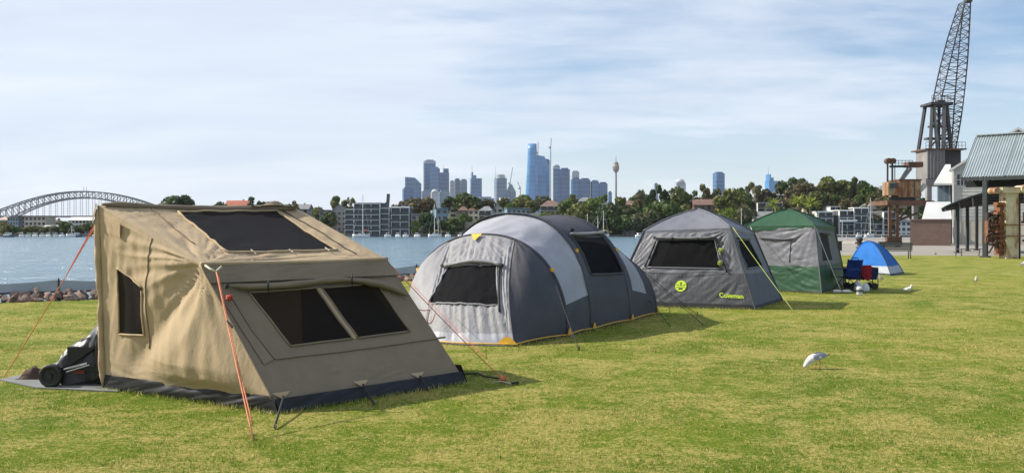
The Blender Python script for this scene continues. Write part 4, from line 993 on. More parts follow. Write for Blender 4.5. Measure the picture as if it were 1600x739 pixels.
for k in range(6): a = eL + ed * (LEN * k / 5); MB().bar(a + V((0, 0, -.12)), a + dv_ - V((0, 0, .12)), .08, .2).build('rafter', dsoff, shl)
p = G(1539.5, 402); ptop = eL.z - .3
MB().box((p.x, p.y, ptop / 2), (.26, .26, ptop), .75).build('post', dgrey, shl); MB().box((p.x, p.y, .04), (.5, .5, .08), .75).build('base_plate', dgrey, shl)
for s_, t_ in ((8.0, .9), (3.2, 5.2), (9.5, 5.2)):
    q = eL + ed * s_ + perp * t_; MB().box((q.x, q.y, ptop / 2), (.26, .26, ptop), .75).build('post', dgrey, shl)
# curved awning: arched sheet on slim posts
awn = thing('curved_awning', 'dark arched awning on slim steel posts left of the machine shelter', 'awning', (33, 73, 0))
aw0, aw1 = W(1471, 326, 72), W(1600, 295, 72); arc = []
for i in range(25):
    t = i / 24; px_ = 1471 + 129 * t; py_ = 326 - 33 * math.sin(t * math.pi / 2) ** .85; arc.append(W(px_, py_, 71.5))
arb = [W(1473 + 127 * i / 24, 327.5 - 13 * math.sin(i / 24 * math.pi / 2) ** .9, 80.5) for i in range(25)]      # the far edge springs lower
grd = [[lerp(a, b_, j / 6) for j in range(7)] for a, b_ in zip(arc, arb)]; MB().grid(grd).build('roof_sheet', dgrey, awn, True)
MB().grid([[q - V((0, 0, .09)) for q in r] for r in grd]).build('ceiling_sheet', dsoff, awn, True)
MB().tube([a - V((0, .02, .04)) for a in arc], .07, 6).build('edge_rim', dgrey, awn, True)
for j in (.25, .5, .75, 1.0): MB().tube([lerp(a, b_, j) - V((0, 0, .14)) for a, b_ in zip(arc, arb)], .05, 5).build('arch_rib', galv, awn, True)
for i in (1, 5, 9, 13, 17, 21): MB().bar(arc[i] - V((0, 0, .14)), arb[i] - V((0, 0, .14)), .10, .12).build('purlin', galv, awn)
for px_, py_, d_ in ((1496, 395, None), (1511.5, 392, None), (1526, 391, None), (1478, 390.5, None)):
    if px_ == 1478: continue
    p = G(px_, py_); zt = min(4.6, W(px_, 326 - 33 * math.sin((px_ - 1471) / 129 * math.pi / 2) ** .85, 71.5).z - .1); MB().box((p.x, p.y, zt / 2), (.20, .20, zt)).build('post', dgrey, awn); MB().box((p.x, p.y, .03), (.4, .4, .06)).build('base_plate', dgrey, awn)
# the old machine
creamr = M('cream_paint_rusting', (.50, .44, .30), .6, .15, 2, 12, .5, .01, rust=(.9, .465)); rusty = M('rusted_iron', (.16, .065, .030), .85, .4, 3, 14, .7, .02, dirt=((.36, .15, .04), 2, .6)); iron = M('dark_iron', (.035, .025, .022), .7, .3, 4)
pm = G(1575, 404); MC = thing('rusty_machine', 'tall cream machine column streaked with rust under the zinc roof', 'machine', (pm.x, pm.y, 0))
x, y = pm.x, pm.y
MB().box((x + .05, y, 1.95), (.78, .7, 3.9), .1).build('column', creamr, MC)
MB().box((x - .5, y + .1, 1.7), (.22, .6, 3.0), .1).build('side_plate', rusty, MC)
MB().box((x - .05, y - .02, 4.05), (1.15, .9, .34), .1).build('head_flange', creamr, MC)
MB().cyl((x - .85, y - .5, 4.02), (x - .85, y + .4, 4.02), .19, n=16).build('head_drum', creamr, MC)
MB().cyl((x + .75, y - .6, 4.1), (x + .75, y + .4, 4.1), .24, n=16).build('head_drum', creamr, MC)
MB().tube([(x + .75, y - .3, 4.2), (x + 1.2, y - .3, 4.35), (x + 2.2, y - .3, 4.3), (x + 3.4, y - .3, 4.35)], .16, 10).build('pipe', rusty, MC, True)
for k in range(9): MB().cyl((x - .40, y - .42, .5 + k * .38), (x - .40, y - .30, .5 + k * .38), .06, n=6).build('bolt', rusty, MC)
for k in range(6): MB().box((x - .62 + .05 * (k % 2), y - .1, .5 + k * .55), (.24 + .1 * (k % 3), .5, .16)).build('bracket', rusty, MC)
for z_ in (1.35, 2.0): MB().bar((x - 1.2, y - .45, z_), (x + 3.2, y - .45, z_), .05).build('guard_rail', rusty, MC)
for xx in (.62, 2.9): MB().box((x + xx, y + .1, 2.0), (.16, .4, 4.0)).build('side_plate', iron, MC)
for i, (xx, r_, z0, z1, mt) in enumerate(((1.25, .26, 0, 4.1, creamr), (1.95, .17, 0, 2.2, iron), (2.45, .30, 1.6, 4.0, creamr), (2.2, .14, 0, 4.2, rusty))):
    MB().cyl((x + xx, y + .05 * i, z0), (x + xx, y + .05 * i, z1), r_, n=14).build('pipe', mt, MC)
for xx, z_, r_ in ((1.25, 1.0, .36), (1.25, 2.1, .42), (1.25, 3.3, .36), (2.45, 2.0, .4), (2.45, 3.3, .4), (1.95, .5, .28)): MB().cyl((x + xx, y, z_), (x + xx, y, z_ + .12), r_, n=14).build('flange', rusty, MC)
MB().box((x + 1.3, y - .25, 2.45), (.85, .5, .62)).build('valve_box', creamr, MC); MB().box((x + 1.6, y - .55, 2.45), (.3, .15, .34)).build('valve_door', iron, MC)
MB().box((x + 2.3, y - .2, 1.1), (.7, .5, .8)).build('valve_box', rusty, MC)
for xx, zc, r_ in ((-1.05, 1.15, .34), (-.95, 2.15, .30)):
    MB().tube([(x + xx + r_ * math.cos(a * math.pi / 10), y - .2, zc + r_ * math.sin(a * math.pi / 10)) for a in range(21)], .05, 6).build('hand_wheel', iron, MC, True); MB().bar((x + xx - r_, y - .2, zc), (x + xx + r_, y - .2, zc), .05).build('spoke', iron, MC); MB().bar((x + xx, y - .2, zc - r_), (x + xx, y - .2, zc + r_), .05).build('spoke', iron, MC)
for k in range(16): MB().cyl((x - 1.25 + R.random() * .7, y - .1, .1 + R.random() * 2.5), (x - .5 + R.random() * .2, y, .2 + R.random() * 2.5), .05 + .05 * R.random(), n=7).build('rod', R.choice((rusty, iron, iron)), MC)
MB().box((x - .9, y + .3, 1.6), (.5, .4, 1.3)).build('gear_case', rusty, MC); MB().cyl((x - 1.05, y + .3, 2.25), (x - 1.05, y + .3, 2.75), .14, n=10).build('chimney_pipe', iron, MC); MB().cyl((x - .72, y + .3, 2.25), (x - .72, y + .3, 2.85), .17, n=10).build('chimney_pipe', iron, MC)

# ================================================================== WHITE SHED, BRICK HUT
wallw = M('white_weatherboard', (.46, .46, .43), .8, .12, .6, dirt=((.30, .29, .26), .5, .5)); roofw = M('pale_roof_iron', (.50, .51, .51), .55, .08, .4); bluew = M('blue_grey_wall', (.14, .19, .235), .7, .1, .5)
glassd = M('dark_window_glass', (.02, .025, .03), .12, .3, 1.5); frw = M('white_window_frame', (.55, .55, .52), .6)
rustb = M('weathered_cream', (.44, .41, .34), .8, .15, .6, rust=(.35, .66)); 
SD = 118.0; SA = math.radians(-22)
def X(px_, d=SD): return (px_ - 800) / F * d
def Z(py_, d=SD): return CH - (py_ - HY) / F * d
SP = V((X(1488), SD, 0)); sf, sg = V((math.cos(SA), math.sin(SA), 0)), V((-math.sin(SA), math.cos(SA), 0))
shed = thing('white_shed', 'large white weatherboard shed with small-paned windows behind the shelter', 'building', SP, rotz=SA); OFF[shed] = V((0, 0, 0))
def S_(px_, y=0.0):          # position along the shed's front where this photo column meets it
    k = (px_ - 800) / F; return (k * (SD + sg.y * y) - SP.x - sg.x * y) / (sf.x - k * sf.y)
def ZS(px_, py_, y=0.0):
    d = SD + sg.y * y + sf.y * S_(px_, y); return CH - (py_ - HY) / F * d
Wd = 14.0; EV = ZS(1490, 263)
MB().box((Wd / 2, 6, EV / 2), (Wd, 12, EV)).build('wall', wallw, shed)
zl = ZS(1500, 345)
MB().box((Wd / 2, -.05, zl / 2), (Wd - .04, .1, zl)).build('lower_cladding', rustb, shed)
for k in range(18): MB().box((.15 + k * .75, -.13, zl / 2), (.10, .06, zl)).build('cladding_rib', rustb, shed)
for k in range(14): MB().box((Wd / 2, -.03 - .012 * (k % 2), zl + .25 + k * (EV - zl - .4) / 14), (Wd + .06, .08, .34)).build('weatherboard', wallw, shed)
zb_, zu_ = ZS(1505, 290), ZS(1505, 272)
for a, b_ in ((1495, 1511), (1513, 1530), (1533, 1549), (1552, 1568)):
    xa, xb = S_(a), S_(b_); boxo('window', ((xa + xb) / 2, -.06, (zb_ + zu_) / 2), (xb - xa, .16, zu_ - zb_), frw, shed)
    for i in range(3):
        for j in range(2): MB().box((xa + (xb - xa) * (i + .5) / 3, -.13, zb_ + (zu_ - zb_) * (j + .5) / 2), ((xb - xa) / 3 - .08, .05, (zu_ - zb_) / 2 - .08)).build('pane', glassd, shed)
rm = MB(); ze, zt, xm = EV, EV + 4.6, Wd / 2
rm.quad((-.25, -.6, ze - .1), (xm, -.6, zt), (xm, 12.4, zt), (-.25, 12.4, ze - .1)); rm.quad((xm, -.6, zt), (Wd + .25, -.6, ze - .1), (Wd + .25, 12.4, ze - .1), (xm, 12.4, zt))
rm.quad((-.25, -.6, ze - .4), (xm, -.6, zt - .3), (xm, -.6, zt), (-.25, -.6, ze - .1)); rm.quad((xm, -.6, zt - .3), (Wd + .25, -.6, ze - .4), (Wd + .25, -.6, ze - .1), (xm, -.6, zt))
rm.build('roof', roofw, shed)
MB().quad((0, -.01, EV - .05), (Wd, -.01, EV - .05), (xm, -.01, zt - .35)).build('gable_wall', wallw, shed)
MB().cyl((.12, -.2, .2), (.12, -.2, EV), .09, n=8).build('downpipe', wallw, shed)
xl_ = S_(1459, .5); zlo = ZS(1470, 287, .5); xt_ = S_(1477, 5.0); zhi = ZS(1480, 257, 5.0)
MB().box(((S_(1466, 1) - .05) / 2, 4, zlo / 2), (-S_(1466, 1) - .1, 6, zlo - .1)).build('side_wall', bluew, shed)
MB().quad((xl_, .3, zlo), (-.02, .3, zlo), (-.02, 5, zhi), (xt_, 5, zhi)).quad((xl_, .3, zlo), (xt_, 5, zhi), (xl_, 9, zlo)).build('side_roof', roofw, shed)
MB().box((xl_ / 2, .25, zlo - .1), (-xl_, .15, .22)).build('gutter', roofw, shed)
for k in range(3): boxo('roof_post', (xl_ * (.75 - .3 * k), .6, zlo / 2), (.16, .16, zlo - .1), bluew, shed)
# brick hut in front with its white skillion roof
brick = None
def brick_mat():
    m, b, L = new_mat('brown_brickwork'); vec = coords(m); mp = ND(m, 'ShaderNodeMapping'); mp.inputs['Rotation'].default_value = (math.radians(90), 0, 0); L.new(vec, mp.inputs[0])
    t = ND(m, 'ShaderNodeTexBrick'); L.new(mp.outputs[0], t.inputs[0]); t.inputs['Color1'].default_value = (.11, .065, .05, 1); t.inputs['Color2'].default_value = (.17, .10, .075, 1); t.inputs['Mortar'].default_value = (.22, .18, .15, 1); t.inputs['Scale'].default_value = 1
    t.inputs['Brick Width'].default_value = .30; t.inputs['Row Height'].default_value = .11; t.inputs['Mortar Size'].default_value = .014
    c = mixc(m, ramp(m, noise_node(m, vec, 1.2, 5), .35, .7, 0, .5), t.outputs[0], (.12, .07, .055)); L.new(c, b.inputs['Base Color']); b.inputs['Roughness'].default_value = .9; bump(m, b, t.outputs['Fac'], -.4, .01); return m
brick = brick_mat(); HD = 106.0
hut = thing('brick_hut', 'brown brick hut with a white sloping roof beside the rusty crane', 'hut', (X(1422, HD), HD, 0), rotz=SA); OFF[hut] = V((0, 0, 0))
kk = (1486 - 800) / F; hw_ = (kk * HD - X(1422, HD)) / (sf.x - kk * sf.y); hz_ = Z(344, HD - 1)
MB().box((hw_ / 2, 2.2, hz_ / 2), (hw_, 4.4, hz_)).build('wall', brick, hut)
MB().box((hw_ / 2, 2.2, hz_ + .05), (hw_ + .1, 4.6, .12)).build('coping', M('brick_coping', (.16, .11, .09), .9), hut)
MB().quad((hw_ * .30, .6, hz_ + .13), (hw_ + .1, .6, hz_ + .13), (hw_ + .1, 4.2, hz_ + 2.05), (hw_ * .42, 4.2, hz_ + 2.05)).quad((hw_ * .30, .6, hz_ + .13), (hw_ * .42, 4.2, hz_ + 2.05), (hw_ * .30, 4.4, hz_ + .13)).build('roof', roofw, hut)
# ================================================================== CRANES
crust = M('crane_rust', (.115, .062, .040), .85, .45, .5, 5, .5, .03, dirt=((.26, .11, .04), .6, .7)); ccream = M('crane_cabin_paint', (.30, .235, .14), .8, .35, 1.2, rust=(1.3, .44), dirt=((.06, .045, .035), 1.5, .7)); cgrey = M('crane_grey_steel', (.20, .195, .19), .7, .25, .5, rust=(.3, .58)); cgd = M('crane_dark_steel', (.05, .048, .05), .75, .3, .5, rust=(.3, .62))
CD = 114.0
cx_ = lambda p_: X(p_, CD); cz_ = lambda p_: Z(p_, CD)
rc = thing('portal_crane', 'small rusty portal crane with cream cabin standing on the quay', 'crane', (cx_(1415), CD, 0))
for px_, dy in ((1390, 0), (1402, 0), (1446, 0), (1457, 0)):
    MB().box((cx_(px_), CD + dy, cz_(320) / 2), (.30, .30, cz_(320))).build('leg', crust, rc)
for z_ in (.9, 2.0, 3.1): MB().bar((cx_(1390), CD, z_), (cx_(1402), CD, z_ + .9), .12).build('leg_brace', crust, rc)
MB().box((cx_(1396), CD, .5), (1.7, .7, .7)).build('bogie', crust, rc)
MB().box((cx_(1420), CD + 2, cz_(317)), (cx_(1457) - cx_(1384), 5.2, .5)).build('portal_beam', crust, rc)
MB().bar((cx_(1402), CD + .2, cz_(345)), (cx_(1456), CD + 4, cz_(332)), .2).build('tie_beam', crust, rc)
MB().bar((cx_(1402), CD + 1, cz_(350)), (cx_(1440), CD + 3, cz_(322)), .15).build('tie_beam', crust, rc)
MB().cyl((cx_(1420), CD + 2, cz_(314)), (cx_(1420), CD + 2, cz_(307)), 1.5, n=20).build('slew_ring', cgd, rc)
MB().box((cx_(1424), CD + 2, cz_(295)), (cx_(1441) - cx_(1407), 3.2, cz_(282) - cz_(308))).build('machinery_house', ccream, rc)
MB().box((cx_(1399), CD + 1.4, cz_(294.5)), (cx_(1408) - cx_(1391), 1.8, cz_(285) - cz_(306))).build('cabin', ccream, rc)
for k in range(3): MB().box((cx_(1411 + k * 10), CD + .36, cz_(295)), (.12, .1, cz_(283) - cz_(307))).build('house_rib', crust, rc)
MB().box((cx_(1399), CD + .47, cz_(290)), (.9, .06, .55)).build('cabin_window', glassd, rc)
MB().box((cx_(1424), CD + 2, cz_(281)), (cx_(1442) - cx_(1406), 3.4, .18)).build('house_roof', crust, rc)
for px_ in (1394.5, 1402): MB().bar((cx_(px_), CD + 1.5, cz_(308)), (cx_(px_), CD + 1.5, cz_(247)), .17).build('mast', cgd, rc)
[MB().cyl((cx_(q_), CD + 1.1, cz_(250.5)), (cx_(q_), CD + 1.9, cz_(250.5)), .34, n=12).build('mast_head', crust, rc) for q_ in (1395, 1402)]
MB().bar((cx_(1398), CD + 1.5, cz_(259)), (cx_(1432), CD + 1.5, cz_(259)), .3, .25).build('walkway', cgd, rc)
for z_ in (250, 254.5): MB().bar((cx_(1402), CD + 1.0, cz_(z_)), (cx_(1432), CD + 1.0, cz_(z_)), .06).build('walkway_rail', cgd, rc)
for k in range(6): px_ = 1404 + k * 5.4; MB().bar((cx_(px_), CD + 1.0, cz_(259)), (cx_(px_), CD + 1.0, cz_(250)), .05).build('rail_post', cgd, rc)
MB().bar((cx_(1432), CD + 1.5, cz_(262)), (cx_(1416), CD + 1.5, cz_(282)), .28).build('stay', cgrey, rc); MB().bar((cx_(1427), CD + 1.5, cz_(261)), (cx_(1413), CD + 1.5, cz_(282)), .2).build('stay', cgrey, rc)
MB().bar((cx_(1406), CD + 1.5, cz_(280)), (cx_(1406), CD + 1.5, cz_(259)), .08).build('stay', cgd, rc)
MB().box((cx_(1438), CD + 2, cz_(256)), (1.7, 1.6, .6)).build('winch', crust, rc)
MB().bar((cx_(1432), CD + 1, cz_(308)), (cx_(1452), CD + 1, cz_(288)), .35, .5).build('chute', M('pale_steel', (.42, .42, .40), .6), rc)
MB().bar((cx_(1408), CD + 1, cz_(322)), (cx_(1422), CD + 1, cz_(323)), .3, .35).build('light_panel', bpy.data.materials['pale_steel'], rc)
# big jib crane behind the shed
BD = 150.0
bx_ = lambda p_: X(p_, BD); bz_ = lambda p_: Z(p_, BD)
jc = thing('jib_crane', 'tall dockyard crane with a long lattice jib rising behind the shed', 'crane', (bx_(1466), BD, 0))
for px_ in (1440, 1492):
    for dy in (-2.5, 2.5): MB().box((bx_(px_), BD + dy, bz_(290) / 2), (.7, .7, bz_(290))).build('leg', cgrey, jc)
MB().box((bx_(1466), BD, bz_(286)), (bx_(1498) - bx_(1434), 6, .9)).build('portal_beam', cgrey, jc)
MB().box((bx_(1452), BD - .3, bz_(258)), (bx_(1464) - bx_(1437), 4.2, bz_(236) - bz_(281))).build('machinery_house', cgrey, jc)
MB().box((bx_(1479), BD + .4, bz_(259)), (bx_(1493) - bx_(1464), 4.2, bz_(236) - bz_(282))).build('machinery_house', cgd, jc)
for k in range(6): MB().box((bx_(1438 + k * 5), BD - 2.65, bz_(258)), (.10, .12, bz_(236) - bz_(281))).build('plate_rib', cgrey, jc)
MB().box((bx_(1466), BD, bz_(235.3)), (bx_(1497) - bx_(1434), 5.6, .2)).build('deck', crust, jc)
def railing(x0, x1, y_, zb, h_, parent, n_=7):
    m = MB(); m.bar((x0, y_, zb + h_), (x1, y_, zb + h_), .06); m.bar((x0, y_, zb + h_ * .5), (x1, y_, zb + h_ * .5), .05)
    for k in range(n_): q_ = x0 + (x1 - x0) * k / (n_ - 1); m.bar((q_, y_, zb), (q_, y_, zb + h_), .05)
    return m.build('railing', cgd, parent)
railing(bx_(1435), bx_(1496), BD - 2.7, bz_(235), 1.0, jc, 12)
tb, tt = bz_(235), bz_(166)
for sx0, sx1 in ((1444, 1451), (1476, 1473)):
    for dy0, dy1 in ((-2.2, -1.3), (2.2, 1.3)): MB().bar((bx_(sx0), BD + dy0, tb), (bx_(sx1), BD + dy1, tt), .42, .4).build('tower_leg', cgd, jc)
MB().bar((bx_(1465), BD - 2, tb), (bx_(1470), BD - 1.3, tt), .55, .45).build('tower_leg', cgrey, jc); MB().bar((bx_(1456), BD - 2, tb), (bx_(1453), BD - 1.3, tt), .35, .35).build('tower_leg', cgrey, jc)
for py_, x0, x1 in ((218, 1442, 1478), (199, 1448, 1476)): MB().box((bx_((x0 + x1) / 2), BD - 1.0, bz_(py_)), (bx_(x1) - bx_(x0), 1.4, .3)).build('tower_platform', cgd, jc)
MB().bar((bx_(1445), BD - 1.9, bz_(232)), (bx_(1474), BD - 1.6, bz_(202)), .18).build('tower_brace', cgd, jc); MB().bar((bx_(1451), BD - 1.6, bz_(199)), (bx_(1473), BD - 1.4, bz_(172)), .18).build('tower_brace', cgd, jc)
MB().box((bx_(1461.5), BD - .4, bz_(164.5)), (bx_(1480) - bx_(1446), 4, .35)).build('tower_head', cgd, jc); railing(bx_(1446), bx_(1480), BD - 2.3, bz_(164), 1.1, jc, 8)
MB().box((bx_(1467), BD - .4, bz_(162)), (1.1, 1.2, .8)).build('sheave_block', cgd, jc)
# jib: four chords and bracing
jl = [(1489, 238), (1481, 196), (1468, 158), (1480, 104), (1493, 52), (1508, 2)]; jr = [(1494, 238), (1499, 196), (1503, 158), (1508, 104), (1512, 52), (1516, 2)]
def samp(tab, t):
    k = t * (len(tab) - 1); i = min(int(k), len(tab) - 2); f_ = k - i; return (tab[i][0] + (tab[i + 1][0] - tab[i][0]) * f_, tab[i][1] + (tab[i + 1][1] - tab[i][1]) * f_)
nb = 26; ch = []
for i in range(nb + 1):
    t = i / nb; a, b_ = samp(jl, t), samp(jr, t); wd_ = .35 + 1.3 * math.sin(math.pi * min(1, .08 + t * .72)); ch.append([V((bx_(a[0]), BD + 1 - wd_, bz_(a[1]))), V((bx_(b_[0]), BD + 1 - wd_, bz_(b_[1]))), V((bx_(b_[0]), BD + 1 + wd_, bz_(b_[1]))), V((bx_(a[0]), BD + 1 + wd_, bz_(a[1])))])
for c_ in range(4):
    m = MB()
    for i in range(nb): m.bar(ch[i][c_], ch[i + 1][c_], .16)
    m.build('jib_chord', cgd, jc)
m = MB()
for i in range(nb):
    for c_ in range(4):
        d_ = (c_ + 1) % 4; m.bar(ch[i + 1][c_], ch[i + 1][d_], .075)
        if i % 2: m.bar(ch[i][c_], ch[i + 1][d_], .075)
        else: m.bar(ch[i][d_], ch[i + 1][c_], .075)
m.build('jib_bracing', cgd, jc)['kind'] = 'stuff'
MB().box(ch[-1][0] + V((.4, 0, .2)), (.9, 1, .9)).build('jib_head', cgd, jc)
for c_ in (0, 3): MB().bar((bx_(1468), BD - .4, bz_(162)), ch[16][c_], .05).build('luffing_cable', cgd, jc)
MB().bar(ch[0][0] + V((0, .5, 0)), ch[0][0] + V((0, .5, -3)), .5).build('jib_foot', cgrey, jc)

# ================================================================== FAR SHORE: trees
tones = dict(dark=leafmat('leaf_dark', (.050, .085, .026)), olive=leafmat('leaf_olive', (.105, .130, .034)), grey=leafmat('leaf_grey_green', (.12, .130, .062)), brown=leafmat('leaf_brown', (.105, .096, .045)), bright=leafmat('leaf_bright', (.15, .22, .035)), green=leafmat('leaf_green', (.075, .130, .030)))
bark = M('tree_bark', (.10, .08, .06), .9, .3, 1)
def crown_mesh(seed, shape):
    rr = random.Random(seed); v = []; f = []
    nl = {'round': 9, 'broad': 11, 'open': 9, 'tall': 8, 'shrub': 5}[shape]; lobes = []
    for i in range(nl):
        if shape == 'tall': c = V((rr.uniform(-.22, .22), rr.uniform(-.22, .22), .2 + .7 * i / nl)); r_ = rr.uniform(.16, .25)
        elif shape == 'broad': a = rr.uniform(0, 6.28); q = math.sqrt(rr.random()) * .40; c = V((math.cos(a) * q, math.sin(a) * q, .72 - q * .55 + rr.uniform(-.14, .08))); r_ = rr.uniform(.15, .25)
        elif shape == 'open': a = rr.uniform(0, 6.28); q = .12 + .33 * rr.random(); c = V((math.cos(a) * q, math.sin(a) * q, rr.uniform(.42, .88) - q * .35)); r_ = rr.uniform(.10, .19)
        elif shape == 'shrub': c = V((rr.uniform(-.32, .32), rr.uniform(-.3, .3), rr.uniform(.2, .6))); r_ = rr.uniform(.22, .34)
        else: c = V((rr.uniform(-.28, .28), rr.uniform(-.28, .28), rr.uniform(.32, .78))); r_ = rr.uniform(.18, .28)
        lobes.append((c, r_))
    n_ = {'open': 800, 'shrub': 600}.get(shape, 1300)
    for i in range(n_):
        c, r_ = rr.choice(lobes); d = V((rr.gauss(0, 1), rr.gauss(0, 1), rr.gauss(.15, .8))).normalized()
        p = c + V((d.x, d.y, d.z * .78)) * r_ * (1 - .45 * rr.random() ** 2)
        nrm = (d + V((rr.gauss(0, .55), rr.gauss(0, .55), rr.gauss(0, .55)))).normalized(); a = nrm.orthogonal().normalized(); b_ = nrm.cross(a); th = rr.uniform(0, 6.28)
        a, b_ = a * math.cos(th) + b_ * math.sin(th), b_ * math.cos(th) - a * math.sin(th); s_ = rr.uniform(.034, .075); k = len(v)
        v += [p - a * s_, p + b_ * s_ * .7, p + a * s_, p - b_ * s_ * .7]; f.append((k, k + 1, k + 2, k + 3))
    zt_ = max(q.z for q in v); k_ = .5 / sorted(math.hypot(q.x, q.y) for q in v)[int(len(v) * .985)]
    v = [V((q.x * k_, q.y * k_, q.z / zt_)) for q in v]; lobes = [(V((c.x * k_, c.y * k_, c.z / zt_)), r_) for c, r_ in lobes]
    return v, f, lobes
CR = {}
for sh in ('round', 'broad', 'open', 'tall', 'shrub'): CR[sh] = [crown_mesh(hash_ + 11, sh) for hash_ in range(3)]
CM = {}; TM = {}
def tree(px_, ytop, wpx, ybase, tone, shape, label, kind='tree', d=None, group='trees on the far shore'):
    p = on_slope(px_, ybase) if d is None else V(((px_ - 800) / F * d, d, hill((px_ - 800) / F * d, d)))
    h = max(2.0, CH + (HY - ytop) / F * p.y - p.z); wd_ = wpx / F * p.y
    k = R.randrange(3); key = (shape, k, tone)
    if key not in CM:
        v, f, lobes = CR[shape][k]; me = bpy.data.meshes.new('crown'); me.from_pydata([tuple(q) for q in v], [], f); me.materials.append(tones[tone]); CM[key] = me
    if (shape, k) not in TM:
        m = MB(); lobes = CR[shape][k][2]; m.cyl((0, 0, -.12), (0, 0, .38), .026, .016, 7)
        for c, r_ in lobes[:6]: m.cyl((0, 0, .2 + .1 * R.random()), c, .011, .004, 5)
        TM[(shape, k)] = m.mesh('trunk', bark)
    T = thing({'tree': 'tree', 'shrub': 'shrub'}[kind], label, kind, p, group, R.uniform(0, 6.28)); T.scale = (wd_ * 1.22, wd_ * 1.22, h)
    link('crown', CM[key], T); link('trunk', TM[(shape, k)], T); return T
